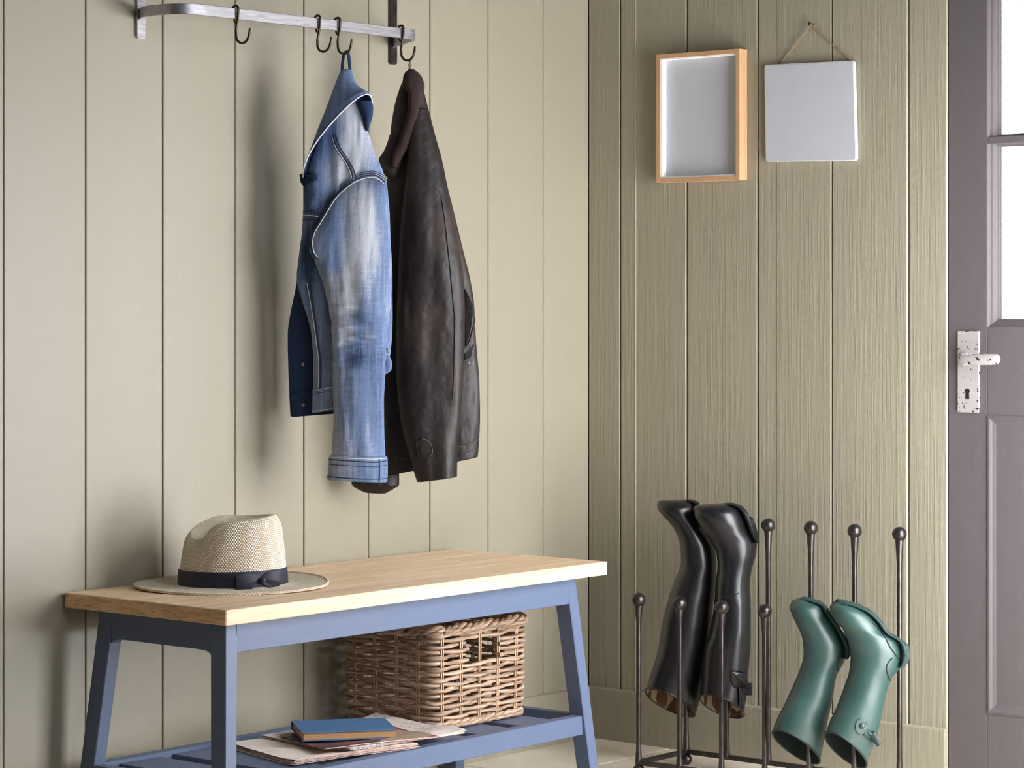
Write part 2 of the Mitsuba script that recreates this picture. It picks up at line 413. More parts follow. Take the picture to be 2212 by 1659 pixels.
def window(x, y0, y1, z0, z1, label, radiance):  # an added light source framed as a window, its pane emitting
    w = struct(key_free('window_1') if 'window_1' not in scene else 'window_2', cat([cbox(x + 0.03, x + 0.09, y0, y0 + 0.03, z0, z1), cbox(x + 0.03, x + 0.09, y1 - 0.03, y1, z0, z1),
                                cbox(x + 0.03, x + 0.09, y0 + 0.03, y1 - 0.03, z0, z0 + 0.03), cbox(x + 0.03, x + 0.09, y0 + 0.03, y1 - 0.03, z1 - 0.03, z1)]), 'liner_white', label)
    x += 0.06
    pane = trimesh.Trimesh([[x, y0 + 0.02, z0 + 0.02], [x, y1 - 0.02, z0 + 0.02], [x, y1 - 0.02, z1 - 0.02], [x, y0 + 0.02, z1 - 0.02]], [[0, 2, 1], [0, 3, 2]], process=False)
    put('emitting_pane', pane, 'liner_white', w, smooth=False, emitter={'type': 'area', 'radiance': rgb(radiance)})
window(WX, WY0, WY1, WZ0, WZ1, 'added unseen white framed window as key light beside the door', ADDED_KEY_RADIANCE)
window(FX, FY0, FY1, FZ0, FZ1, 'added unseen white framed window as fill light across the hall', ADDED_FILL_RADIANCE)

# glazed door
def ring(x0, x1, z0, z1, prof):
    """A mitred moulding round a rectangle in the xz plane: prof is (inset, y) pairs, closed."""
    v, f, n = [], [], len(prof)
    for sx, sz in ((0, 0), (1, 0), (1, 1), (0, 1)):
        for i, y in prof:
            v.append([x0 + i if not sx else x1 - i, y, z0 + i if not sz else z1 - i])
    for c in range(4):
        for j in range(n):
            p, q, r, s = c * n + j, c * n + (j + 1) % n, ((c + 1) % 4) * n + (j + 1) % n, ((c + 1) % 4) * n + j
            f += [[p, q, r], [p, r, s]]
    m = trimesh.Trimesh(v, f, process=False)
    if m.volume < 0: m.invert()
    return m
DX0, DX1 = 0.9338, 1.625
D = thing('door_1', 'grey painted door with glazed upper half and a chipped white lever handle', kind='structure')
gx0, gx1 = 1.0255, DX1 - 0.0932
put('stile', cbox(DX0, gx0, 0.001, 0.045, 0.006, 2.018, 0.002), 'door_paint', D, smooth=False)
put('stile', cbox(gx1, DX1, 0.001, 0.045, 0.006, 2.018, 0.002), 'door_paint', D, smooth=False)
put('rail', cbox(gx0, gx1, 0.001, 0.045, 0.76, 0.9403, 0.0004), 'door_paint', D, smooth=False)
put('rail', cbox(gx0, gx1, 0.001, 0.045, 0.006, 0.1573, 0.0004), 'door_paint', D, smooth=False)
put('rail', cbox(gx0, gx1, 0.001, 0.045, 1.93, 2.018, 0.0004), 'door_paint', D, smooth=False)
zs = [0.9403, 1.3182, 1.640, 1.93]
mould = [(0.0, 0.002), (0.0022, 0.0045), (0.0030, 0.0085), (0.0065, 0.0100), (0.0110, 0.0135), (0.0135, 0.0180), (0.0158, 0.0190), (0.0158, 0.030), (0.0, 0.030)]
for i in range(3):
    lo, hi = zs[i] - (0.0035 if i else 0), zs[i + 1] + (0.0035 if i < 2 else 0)
    put('glazing_bead', ring(gx0, gx1, lo, hi, mould), 'door_paint', D, smooth=False)
    put('pane', trimesh.Trimesh([[gx0 + 0.012, 0.025, lo + 0.012], [gx1 - 0.012, 0.025, lo + 0.012], [gx1 - 0.012, 0.025, hi - 0.012], [gx0 + 0.012, 0.025, hi - 0.012]], [[0, 1, 2], [0, 2, 3]], process=False), 'pane_glass', D, smooth=False)
    if i < 2: put('glazing_bar', cbox(gx0, gx1, 0.001, 0.045, zs[i + 1] - 0.0075, zs[i + 1] + 0.0075, 0.001), 'door_paint', D, smooth=False)
pm = [(-0.0005, 0.001), (0.002, -0.0015), (0.006, -0.0025), (0.009, -0.0010), (0.0125, 0.0015), (0.016, 0.0026), (0.0195, 0.0040), (0.021, 0.0044), (0.021, 0.03), (-0.0005, 0.03)]
put('panel_moulding', ring(gx0 - 0.002, gx1 + 0.002, 0.1553, 0.762, pm), 'door_paint', D, smooth=False)
put('panel', cbox(gx0 + 0.016, gx1 - 0.016, 0.0042, 0.034, 0.172, 0.744, 0), 'door_paint', D, smooth=False)
HN = put('handle_plate', cbox(0.9582, 1.0074, -0.004, 0.003, 0.7652, 0.9313, 0.001), 'chipped_white', D, smooth=False, label='white chipped back plate with keyhole')
kh = cat(prism(Polygon([(0.0055 * math.cos(t), 0.0055 * math.sin(t)) for t in np.linspace(0, 2 * np.pi, 20, endpoint=False)]).union(Polygon([(-0.0035, 0), (0.0035, 0), (0.0045, -0.016), (-0.0045, -0.016)])), 0.0012))
v = kh.vertices.copy(); kh.vertices = np.stack([0.982 + v[:, 0], -0.0046 + 0 * v[:, 0] - v[:, 2] * 0.3, 0.809 + v[:, 1]], 1)
put('keyhole', kh, 'black', HN, smooth=False)
rose = lathe([(0, 0), (0.0, 0.010), (0.009, 0.010), (0.0115, 0.008), (0.0135, 0.003), (0.0135, 0.0)], 32)
v = rose.vertices.copy(); rose.vertices = np.stack([0.975 + v[:, 0], -0.004 - v[:, 2], 0.8745 + v[:, 1]], 1)
if rose.volume < 0: rose.invert()
put('handle_rose', rose, 'chipped_white', HN)
lp = resample([(0.975, -0.008, 0.8745), (0.975, -0.022, 0.8745), (0.982, -0.036, 0.8745), (1.0, -0.040, 0.8745), (1.03, -0.041, 0.8748), (1.06, -0.040, 0.8755), (1.072, -0.038, 0.876), (1.0755, -0.037, 0.876)], 46)
q = np.linspace(0, 1, 46)
put('lever', tube(lp, np.interp(q, [0, 0.2, 0.35, 0.6, 0.85, 0.95, 0.985, 1], [0.008, 0.008, 0.0095, 0.0115, 0.0115, 0.0105, 0.008, 0.002]), 14, flat=(0.55, 1.0)), 'chipped_white', HN, smooth=40)
struct('trim_1', cat(cbox(0.9323, 0.9338, 0.03, 0.12, 0, 2.02, 0), cbox(1.625, 1.630, 0.03, 0.12, 0, 2.02, 0)), 'door_paint')
struct('ground', cbox(-6, 12, 0.121, 12, -0.2, -0.06, 0), 'outside_ground')

# ---------------------------------------------------------------- bench
B = thing('bench', 'oak topped hallway bench with splayed blue grey legs and a slatted lower shelf', 'bench')
BX0, BX1, BY0, BY1, BZ = 0.0080, 0.4267, -1.5558, -0.4845, 0.4635
def top_bsdf(): pass
put('bench_top', cbox(BX0, BX1, BY0 + 0.0012, BY1, 0.4365, BZ, 0.0012), 'oak', B, smooth=False, label='pale oak seat board')
put('end_grain', cbox(BX0 + 0.001, BX1 - 0.001, BY0, BY0 + 0.0022, 0.4375, BZ - 0.001, 0.0005), 'oak_end', B, smooth=False, label='darker sawn end of the oak board')
lx0, lx1, ly0, ly1 = 0.084, 0.3785, -1.514, -0.560
sp = 0.036
for x, sx in ((lx0, -1), (lx1, 1)):
    for y, sy in ((ly0, -1), (ly1, 1)):
        put('leg', slanted((x + sx * sp, y + sy * sp, 0.0), (x - sx * 0.003, y - sy * 0.003, 0.4365), (0.0180, 0.0135), (0.0190, 0.0145)), 'blue_paint', B, smooth=False)
def legx(z, side): return (lx0 if side < 0 else lx1) + side * (sp + (-0.003 - sp) * z / 0.4365)
def legy(z, side): return (ly0 if side < 0 else ly1) + side * (sp + (-0.003 - sp) * z / 0.4365)
za, zb = 0.3825, 0.4365
for s, nm in ((-1, 'apron'), (1, 'apron')):
    x = legx(za, s)
    put('apron', cbox(x - 0.011, x + 0.0165 if s > 0 else x + 0.011, legy(za, -1) + 0.014, legy(za, 1) - 0.014, za, zb, 0.001), 'blue_paint', B, smooth=False)
for s in (-1, 1):
    y = legy(za, s)
    xa, xb = legx(zb, -1) + 0.013, legx(zb, 1) - 0.013
    n = 60
    lower = [(xb - (xb - xa) * t, 0.3855 - 0.010 * (2 * abs(t - 0.5)) ** 16) for t in np.linspace(0, 1, n)]
    m = prism([(xa, zb), (xb, zb)] + lower, 0.022)
    v = m.vertices.copy(); m.vertices = np.stack([v[:, 0], y - 0.011 + v[:, 2], v[:, 1]], 1)
    if m.volume < 0: m.invert()
    put('apron', m, 'blue_paint', B, smooth=False)
zr0, zr1 = 0.1185, 0.157
for s in (-1, 1):
    x = legx(0.14, s)
    put('lower_rail', cbox(x - 0.012, x + 0.012, legy(0.14, -1) + 0.012, legy(0.14, 1) - 0.012, zr0, zr1, 0.0012), 'blue_paint', B, smooth=False)
for s in (-1, 1):
    y = legy(0.14, s)
    put('lower_rail', cbox(legx(0.14, -1) + 0.015, legx(0.14, 1) - 0.015, y - 0.011, y + 0.011, zr0, zr1, 0.0012), 'blue_paint', B, smooth=False)
SZ = 0.150
sl0, sl1 = legy(0.14, -1) + 0.013, legy(0.14, 1) - 0.013
nb = 7
w = 0.098
for i in range(nb):
    c = sl0 + 0.062 + w / 2 - 0.02 + i * ((sl1 - sl0 - 0.124 + 0.04 - w) / (nb - 1))
    put('shelf_slat', cbox(legx(0.14, -1) + 0.0125, legx(0.14, 1) - 0.0125, c - w / 2, c + w / 2, SZ - 0.014, SZ, 0.0015), 'blue_paint', B, smooth=False)

# ---------------------------------------------------------------- straw hat
HC = np.array([0.175, -1.299, BZ])
HT = thing('straw_hat', 'cream woven straw hat with a dark navy ribbon lying on the bench', 'hat')
def hat_pt(a, n, z): return HC + np.multiply.outer(a, RIGHT) - np.multiply.outer(n, FWD) + np.multiply.outer(z, np.array([0, 0, 1.0]))
def grid_mesh(P, closed=True):
    r, m = P.shape[:2]
    i, j = np.meshgrid(np.arange(r - 1), np.arange(m if closed else m - 1), indexing='ij')
    k = (j + 1) % m
    f = np.stack([i * m + j, i * m + k, (i + 1) * m + k, (i + 1) * m + j], -1).reshape(-1, 4)
    return trimesh.Trimesh(P.reshape(-1, 3), np.vstack([f[:, [0, 1, 2]], f[:, [0, 2, 3]]]), process=False)
M = 160
g = np.linspace(0, 2 * np.pi, M + 1)                # the seam column is doubled for uv
ca, cn, ch = 0.003, 0.002, 0.128
def brim_z(r, g):
    # nearly flat, turned up a little at the edge, most at the back left
    return 0.0036 + 0.016 * np.clip(r, 0, 1) ** 2.2 * (0.10 + 0.75 * np.clip(-np.sin(g - 0.35), 0, 1) ** 1.5) + 0.002 * np.cos(2 * g) * r
rows, uvs = [], []
for r in np.linspace(0, 1, 22):
    A, N = 0.100 + (0.1785 - 0.100) * r, 0.084 + (0.140 - 0.084) * r
    rows.append(hat_pt(A * np.cos(g) + ca * (1 - r), N * np.sin(g), brim_z(r, g) + 0.004 * (1 - r) ** 6)); uvs.append(np.c_[g / (2 * np.pi) * 1.6, np.full(M + 1, 0.72 * r)])
top = np.array(rows)
bot = top[::-1] - np.array([0, 0, 0.0024])
mesh = grid_mesh(np.concatenate([top, bot]), closed=False)
if mesh.face_normals[:M].mean(0)[2] < 0: mesh.invert()
put('brim', mesh, 'straw', HT, smooth=True, uv=np.concatenate([np.concatenate(uvs), np.concatenate(uvs[::-1])]))
edge = top[-1][:-1] + np.array([0, 0, -0.0012])
put('brim_edge', tube(edge, 0.0026, 8, closed=True), 'straw', HT, smooth=True, uv=np.zeros((M * 8, 2)) + np.c_[np.repeat(np.arange(M), 8) / M * 1.6, np.tile(np.arange(8), M) / 8 * 0.1])
# crown: an oval that narrows upwards, pinched at the front left, with a long dent in the top
def crown(s, g):
    """s from 0 (brim) to 1 (rim of the top) to 2 (centre of the dent)."""
    up = min(s, 1.0)
    A = 0.1005 - 0.013 * up ** 1.4
    N = 0.0845 - 0.016 * up ** 1.4
    rim = ch * (0.965 + 0.02 * np.cos(2 * g)) + 0.004 * np.cos(g) - 0.018 * np.clip(-np.cos(g), 0, 1) ** 3 - 0.024 * np.exp(-((np.angle(np.exp(1j * (g - 2.6)))) / 0.55) ** 2) + 0.006 * np.exp(-((np.angle(np.exp(1j * (g + 2.3)))) / 0.7) ** 2)
    c, sn = np.cos(g), np.sin(g)
    if s <= 1:
        sh = 1 - 0.10 * np.clip((up - 0.80) / 0.20, 0, 1) ** 2.2
        pin = 1 - 0.16 * up ** 2 * np.exp(-((np.abs(np.abs(np.angle(np.exp(1j * (g - np.pi)))) - 0.75)) / 0.38) ** 2)
        return A * sh * c * pin, N * sh * sn * pin, rim * up ** 0.97
    t = s - 1
    k = (1 - t)
    pin = 1 - 0.16 * np.exp(-((np.abs(np.abs(np.angle(np.exp(1j * (g - np.pi)))) - 0.75)) / 0.38) ** 2)
    x, y = A * 0.90 * c * k * pin, N * 0.90 * sn * k * pin
    flat = rim * k ** 0.7 + (1 - k ** 0.7) * ch * 0.93
    dent = 0.034 * (1 - np.exp(-(t / 0.22) ** 1.5)) * np.exp(-(y / 0.030) ** 2) * (0.55 - 0.45 * np.clip(x / 0.08, -1, 1)) + 0.002 * np.sin(min(t * 6, 3.1))
    return x, y, flat + 0.003 * np.sin(min(t, .25) / .25 * np.pi) - dent
rows, uvs = [], []
for s in np.r_[np.linspace(0, 0.78, 18), np.linspace(0.8, 1.0, 9), np.linspace(1.015, 1.2, 9), np.linspace(1.24, 1.985, 18)]:
    x, y, z = crown(s, g)
    rows.append(hat_pt(x + ca, y, z + 0.004)); uvs.append(np.c_[g / (2 * np.pi), np.full(M + 1, s)])
P = np.array(rows)
mesh = grid_mesh(P, closed=False)
if (mesh.face_normals[:M] * (mesh.triangles_center[:M] - HC)).sum() < 0: mesh.invert()
put('crown', mesh, 'straw', HT, smooth=True, uv=np.concatenate(uvs))
rows = []
for z, o in ((0.0046, 0.0008), (0.0050, 0.0022), (0.016, 0.0022), (0.0325, 0.0020), (0.0335, 0.0004)):
    x, y, zz = crown(0.3, g)
    up = z / 0.128
    A, N = 0.1005 - 0.013 * up ** 1.4 + o, 0.0845 - 0.016 * up ** 1.4 + o
    rows.append(hat_pt(A * np.cos(g) + ca, N * np.sin(g), z + 0.0025 + 0.0015 * np.cos(g)))
mesh = grid_mesh(np.array(rows), closed=False)
if (mesh.face_normals[M:2 * M] * (mesh.triangles_center[M:2 * M] - HC)).sum() < 0: mesh.invert()
RB = put('ribbon', mesh, 'ribbon', HT, smooth=True, label='dark navy ribbon round the crown')
def on_band(gg, z, out):
    return hat_pt((0.100 + out) * np.cos(gg) + ca, (0.084 + out) * np.sin(gg), z)
gb = 0.96                                            # the bow sits front right
bow = []
for d, wd in ((-1, 0.46), (1, 0.40)):
    t = np.linspace(0, 1, 14)
    rows = []
    for z in np.linspace(-1, 1, 9):
        hw = 0.0045 + 0.0105 * np.clip(t * 2.2, 0, 1) ** 0.8
        out = 0.004 + 0.007 * np.sin(np.clip(t, 0, 1) * np.pi * 0.62) * (1 - 0.5 * z * z) + 0.0012 * np.sin(z * 5 + t * 4)
        rows.append(np.stack([on_band(gb - d * wd * q, 0.0205 + 0.002 * d * q + z * h, o) for q, h, o in zip(t, hw, out)]))
    R_ = np.array(rows)
    m = grid_mesh(R_, closed=False)
    if (m.face_normals @ (on_band(gb, 0.02, 0.01) - HC)).mean() < 0: m.invert()
    bow.append(m)
put('bow', cat(bow, ball(on_band(gb, 0.0205, 0.009), 0.0065, 2)), 'ribbon', RB, smooth=50)

# ---------------------------------------------------------------- wicker basket under the bench
K = thing('wicker_basket', 'brown woven wicker basket with a cut out handle on the bench shelf', 'basket')
bx0, bx1, by0, by1, bz0 = 0.055, 0.297, -0.868, -0.588, SZ + 0.001
rc = 0.022
cx_, cy_ = (bx0 + bx1) / 2, (by0 + by1) / 2
def perim(n, grow=0.0):
    """Points round the rounded plan with their arc length and outward normals, from the middle of the -x side on."""
    hx, hy = (bx1 - bx0) / 2 - rc, (by1 - by0) / 2 - rc
    pts, nrm = [], []
    def seg(p, q, nn):
        for t in np.linspace(0, 1, 40, endpoint=False): pts.append((p[0] + (q[0] - p[0]) * t, p[1] + (q[1] - p[1]) * t)); nrm.append(nn)
    def arc(c, a0):
        for t in np.linspace(0, np.pi / 2, 14, endpoint=False): pts.append((c[0] + rc * math.cos(a0 + t), c[1] + rc * math.sin(a0 + t))); nrm.append((math.cos(a0 + t), math.sin(a0 + t)))
    seg((hx + rc, -hy), (hx + rc, hy), (1, 0)); arc((hx, hy), 0)
    seg((hx, hy + rc), (-hx, hy + rc), (0, 1)); arc((-hx, hy), np.pi / 2)
    seg((-hx - rc, hy), (-hx - rc, -hy), (-1, 0)); arc((-hx, -hy), np.pi)
    seg((-hx, -hy - rc), (hx, -hy - rc), (0, -1)); arc((hx, -hy), 1.5 * np.pi)
    p, q = np.array(pts), np.array(nrm, float)
    d = np.r_[0, np.cumsum(np.linalg.norm(np.diff(np.vstack([p, p[:1]]), axis=0), axis=1))]
    s = np.linspace(0, d[-1], n, endpoint=False)
    P2, N2 = np.vstack([p, p[:1]]), np.vstack([q, q[:1]])
    P2 = np.stack([np.interp(s, d, P2[:, i]) for i in (0, 1)], 1)
    N2 = np.stack([np.interp(s, d, N2[:, i]) for i in (0, 1)], 1)
    N2 /= np.linalg.norm(N2, axis=1, keepdims=True)
    return P2, N2, s, d[-1]
def flare(z): return 1.0 + 0.022 * (z / 0.2) - 0.03 * np.clip(1 - z / 0.03, 0, 1) ** 2
NS = 18                                              # pairs of stakes
PN = 240
P2, N2, S_, LEN = perim(PN)
phase0 = 0.35
ROWS, PITCH = 17, 0.0108
zrow = lambda i: 0.014 + PITCH * i
hole = lambda s: (abs(s - 0.5 * (by1 - by0 - 2 * rc)) < 0.043)
rw = np.random.default_rng(11)
def row_path(i, amp=0.0048, ph=0.0, mult=1.0, wob=0.0007, dz=0.0):
    z = zrow(i)
    w_ = amp * np.cos(np.pi * NS * mult * S_ / LEN + np.pi * (i % 2) + ph)
    zz = z + wob * np.sin(S_ * 40 + i * 2.1) + wob * np.sin(S_ * 90 + i) + dz * np.sin(np.pi * NS * mult * S_ / LEN + np.pi * (i % 2) + ph)
    p = (P2 + N2 * w_[:, None])
    fl = flare(z)
    return np.c_[cx_ + p[:, 0] * fl, cy_ + p[:, 1] * fl, bz0 + zz]
hmid = np.array([0.5 * (by1 - by0 - 2 * rc)])
for i in range(ROWS):
    p = row_path(i, dz=0.0012)
    rad = 0.0045 + 0.0007 * rw.random()
    prof = rad * (0.86 + 0.14 * np.cos(2 * np.pi * NS * S_ / LEN + rw.random() * 6))
    mat = f'wicker_{rw.integers(1, 4)}'
    if 11 <= i <= 14:
        ok = np.where(~np.array([hole(s) for s in S_]))[0]
        first = ok[np.argmax(np.diff(np.r_[ok[-1] - PN, ok]))]
        idx = (first + np.arange(len(ok))) % PN
        put('weaver', tube(p[idx], prof[idx], 7), mat, K, smooth=True)
    else:
        put('weaver', tube(p, prof, 7, closed=True), mat, K, smooth=True)
for j in range(NS):
    for e in (-0.0026, 0.0026):
        s = (j / NS * LEN + e) % LEN
        pp = np.array([np.interp(s, np.r_[S_, LEN], np.r_[P2[:, k], P2[0, k]]) for k in (0, 1)])
        z = np.linspace(0.002, 0.2, 12)
        path = np.c_[cx_ + pp[0] * flare(z), cy_ + pp[1] * flare(z), bz0 + z]
        put('stake', tube(path, 0.0018, 6), 'wicker_stake', K, smooth=True)
for k in range(4):                                   # braided upper border
    z = 0.1945 + 0.0035 * (k // 2)
    w_ = 0.0055 * np.cos(np.pi * NS * 0.7 * 2 * S_ / LEN + np.pi * k / 2)
    dz = 0.0065 * np.sin(np.pi * NS * 0.7 * 2 * S_ / LEN + np.pi * k / 2)
    p = (P2 + N2 * (w_ + 0.001)[:, None]) * flare(0.2)
    put('border', tube(np.c_[cx_ + p[:, 0], cy_ + p[:, 1], bz0 + z + dz], 0.0052, 8, closed=True), f'wicker_{1 + k % 3}', K, smooth=True)
for k in range(3):                                   # and the lower one
    w_ = 0.0045 * np.cos(np.pi * NS * 1.4 * S_ / LEN + 2 * np.pi * k / 3)
    dz = 0.0045 * np.sin(np.pi * NS * 1.4 * S_ / LEN + 2 * np.pi * k / 3)
    p = (P2 + N2 * w_[:, None]) * 0.985
    put('border', tube(np.c_[cx_ + p[:, 0], cy_ + p[:, 1], bz0 + 0.0098 + dz], 0.0048, 8, closed=True), f'wicker_{1 + k % 3}', K, smooth=True)
bm = []
for t in np.linspace(-1, 1, 24):
    y = cy_ + t * ((by1 - by0) / 2 - 0.008)
    bm.append(tube(np.c_[np.linspace(bx0 + 0.012, bx1 - 0.012, 20), np.full(20, y), bz0 + 0.010 + 0.003 * np.cos(np.arange(20) * 1.6 + (t * 24 // 1) * np.pi)], 0.0045, 6))
put('basket_base', cat(bm), 'wicker_1', K, smooth=True, kind='stuff')

# ---------------------------------------------------------------- newspapers and a book on the shelf
def sheaf(outline, z0, layers, gap, curl, seed, amp=0.004):
    """A folded paper of several sheets: each sheet the outline (x, y) with its own small shift, thin and wavy."""
    r = np.random.default_rng(seed)
    ms = []
    base = Polygon(outline)
    from shapely import affinity
    for k in range(layers):
        q = affinity.rotate(affinity.translate(base, *r.normal(0, 0.0022, 2)), r.normal(0, 0.5))
        pts, faces = trimesh.creation.triangulate_polygon(q.segmentize(0.012), engine='earcut')
        m = trimesh.Trimesh(np.c_[pts, np.zeros(len(pts))], faces).subdivide_to_size(0.018)
        m.merge_vertices()
        x, y = m.vertices[:, 0], m.vertices[:, 1]
        dz = curl(x, y, k / max(1, layers - 1)) + amp * (meshkit.noise(np.c_[x * 22, y * 22, np.full(len(x), seed + 0.35 * k)]) - 0.3) * (0.3 + k / layers)
        topv = np.c_[x, y, z0 + gap * k + np.maximum(dz, 0) + 0.0006]
        botv = topv - np.array([0, 0, 0.0006])
        nv = len(x)
        ed = np.sort(m.edges, axis=1)
        u, inv, cnt = np.unique(ed, axis=0, return_inverse=True, return_counts=True)
        bd = m.edges[cnt[inv.ravel()] == 1]
        up = m.faces if m.face_normals[:, 2].mean() > 0 else m.faces[:, ::-1]
        f = np.vstack([up, up[:, ::-1] + nv, np.c_[bd[:, 0], bd[:, 1], bd[:, 1] + nv], np.c_[bd[:, 0], bd[:, 1] + nv, bd[:, 0] + nv]])
        ms.append(trimesh.Trimesh(np.vstack([topv, botv]), f, process=False))
    return ms
rise = lambda x, y, q: 0.0075 * np.clip((x - 0.30) / 0.075, 0, 1) ** 1.5
def sheet(px, py, ux, uy, l1, l2):
    e2 = np.array([ux, uy]) / math.hypot(ux, uy); e1 = np.array([-e2[1], e2[0]]); q = np.array([px, py])
    return [q, q + e2 * l2, q + e2 * l2 + e1 * l1, q + e1 * l1]
A_ = sheaf(sheet(0.338, -1.300, 0.27, 0.96, 0.25, 0.265), SZ + 0.0005, 10, 0.0009, rise, 3, 0.0010)
t = thing('newspaper', 'folded newspaper lying lowest in the pile on the bench shelf', 'newspaper', 'newspapers on the bench shelf')
put('outer_sheets', cat(A_[0], A_[1], A_[5], A_[8], A_[9]), 'newsprint', t, smooth=False)
put('inner_sheets', cat(A_[2:5], A_[6:8]), 'newsprint_pink', t, smooth=False)
rise2 = lambda x, y, q: 0.0075 * np.clip((x - 0.30) / 0.075, 0, 1) ** 1.5 + 0.012 * q * np.clip((y + 0.95) / 0.07, 0, 1) ** 1.4 + 0.002 * np.clip((-1.17 - y) / 0.08, 0, 1)
A_ = sheaf(sheet(0.378, -1.195, 0.13, 0.99, 0.265, 0.285), SZ + 0.0114, 5, 0.0009, rise2, 7, 0.0008)
t = thing('newspaper', 'newspaper with loose curled page ends sticking out beyond the blue book', 'newspaper', 'newspapers on the bench shelf')
put('sheets', cat(A_), 'newsprint', t, smooth=False)
A_ = sheaf(sheet(0.345, -1.225, 0.36, 0.93, 0.20, 0.235), SZ + 0.0176, 4, 0.0007, lambda x, y, q: 0.003 * np.clip((-1.20 - y) / 0.08, 0, 1) + 0.0068 * np.clip((x - 0.30) / 0.075, 0, 1) ** 1.5, 9, 0.0006)
t = thing('magazine', 'dark glossy magazine pressed directly under the blue book', 'magazine')
put('pages', cat(A_[:3]), 'newsprint_pink', t, smooth=False)
put('cover', A_[3], 'magazine_print', t, smooth=False)
t = thing('book', 'blue cloth hardback book with browned pages lying flat on the papers', 'book')
bc, ang = np.array([0.262, -1.088, SZ + 0.0238]), math.atan2(0.143, 0.109)
def placed(m):
    m = m.copy(); m.apply_transform(trimesh.transformations.rotation_matrix(ang, [0, 0, 1])); m.apply_translation(bc); return m
put('pages', placed(cbox(-0.087, 0.087, -0.066, 0.066, 0.0016, 0.0150, 0.0004)), 'book_pages', t, smooth=False, label='browned page block')
put('cover', placed(cbox(-0.09, 0.09, -0.070, 0.070, 0.0150, 0.0168, 0.0005)), 'book_cloth', t, smooth=False)
put('cover', placed(cbox(-0.09, 0.09, -0.070, 0.070, 0.0, 0.0016, 0.0005)), 'book_cloth', t, smooth=False)
sp_ = prism([(0.067, 0.0), (0.070, 0.0), (0.0725, 0.004), (0.0732, 0.0084), (0.0725, 0.0128), (0.070, 0.0168), (0.067, 0.0168)], 0.18)
v = sp_.vertices.copy(); sp_.vertices = np.stack([v[:, 2] - 0.09, v[:, 0], v[:, 1]], 1)
if sp_.volume < 0: sp_.invert()
put('spine', placed(sp_), 'book_cloth', t, smooth=False)

# ---------------------------------------------------------------- coat rail and hooks
R_ = thing('coat_rail', 'brushed steel bar bowed out from two flat brackets high on the wall', 'coat rail')
def strap(yc, zb):
    w = 0.010
    poly = Polygon([(-w, 0.30), (-w, 0.003), (-w + 0.003, 0.0), (w - 0.003, 0.0), (w, 0.003), (w, 0.30)])
    m = prism(poly, 0.0075)
    v = m.vertices.copy(); m.vertices = np.stack([v[:, 2] - 0.001, yc + v[:, 0], zb + v[:, 1]], 1)
    if m.volume < 0: m.invert()
    return m
put('bracket', strap(-1.3682, 1.4845), 'steel', R_, smooth=False)
put('bracket', strap(-0.6665, 1.4848), 'dark_steel', R_, smooth=False)
path = [(0.006, -1.369), (0.04, -1.392), (0.08, -1.402), (0.115, -1.396), (0.138, -1.379), (0.147, -1.362), (0.15, -1.340), (0.15, -1.2), (0.15, -1.05), (0.15, -0.9), (0.15, -0.80), (0.1495, -0.775), (0.143, -0.757), (0.127, -0.742), (0.08, -0.711), (0.006, -0.667)]
p = resample([(x, y, 1.5298) for x, y in path], 220)
tg = np.gradient(p, axis=0); tg /= np.linalg.norm(tg, axis=1, keepdims=True)
sd = np.stack([tg[:, 1], -tg[:, 0], 0 * tg[:, 0]], 1)
sec = [(-0.0022, -0.0100), (-0.0027, -0.0094), (-0.0027, 0.0094), (-0.0022, 0.0100), (0.0022, 0.0100), (0.0027, 0.0094), (0.0027, -0.0094), (0.0022, -0.0100)]
G = np.stack([p + sd * a + np.array([0, 0, b]) for a, b in sec], 1)
m = grid_mesh(G); 
if m.volume < 0: m.invert()
put('bar', m, 'steel', R_, smooth=35)
HK = [(0.012, -0.018), (-0.0065, -0.0135), (-0.0082, 0.0), (-0.0075, 0.010), (-0.0035, 0.0148), (0.0025, 0.0150), (0.0068, 0.0095), (0.0066, 0.0), (0.004, -0.016), (0.0008, -0.032), (0.0016, -0.044), (0.0085, -0.0532), (0.019, -0.0560), (0.029, -0.0520), (0.0355, -0.042), (0.0375, -0.031)]
HK[0] = (-0.0035, -0.0165)
HOOKS = ((-1.2634, 'leftmost empty black hook', 0.0), (-1.0434, 'empty black hook just left of the denim jacket', 0.06), (-0.9876, 'black hook holding up the denim jacket', 0.0), (-0.8034, 'black hook at the right end holding up the brown jacket', 0.0))
for y, what, tw in HOOKS:
    pts = resample([(0.15 + x, y + tw * min(0, z + 0.012) + (0.004 if i < 3 else 0), 1.5298 + z) for i, (x, z) in enumerate(HK)], 90)
    k = thing('hook', what + ' on the steel rail', 'hook', 'S shaped hooks on the coat rail')
    scene[k] = mikit.ply(cat(tube(pts, 0.0024, 10), ball(pts[-1], 0.0024, 1), ball(pts[0], 0.0024, 1)), 'iron_hook', smooth=40)

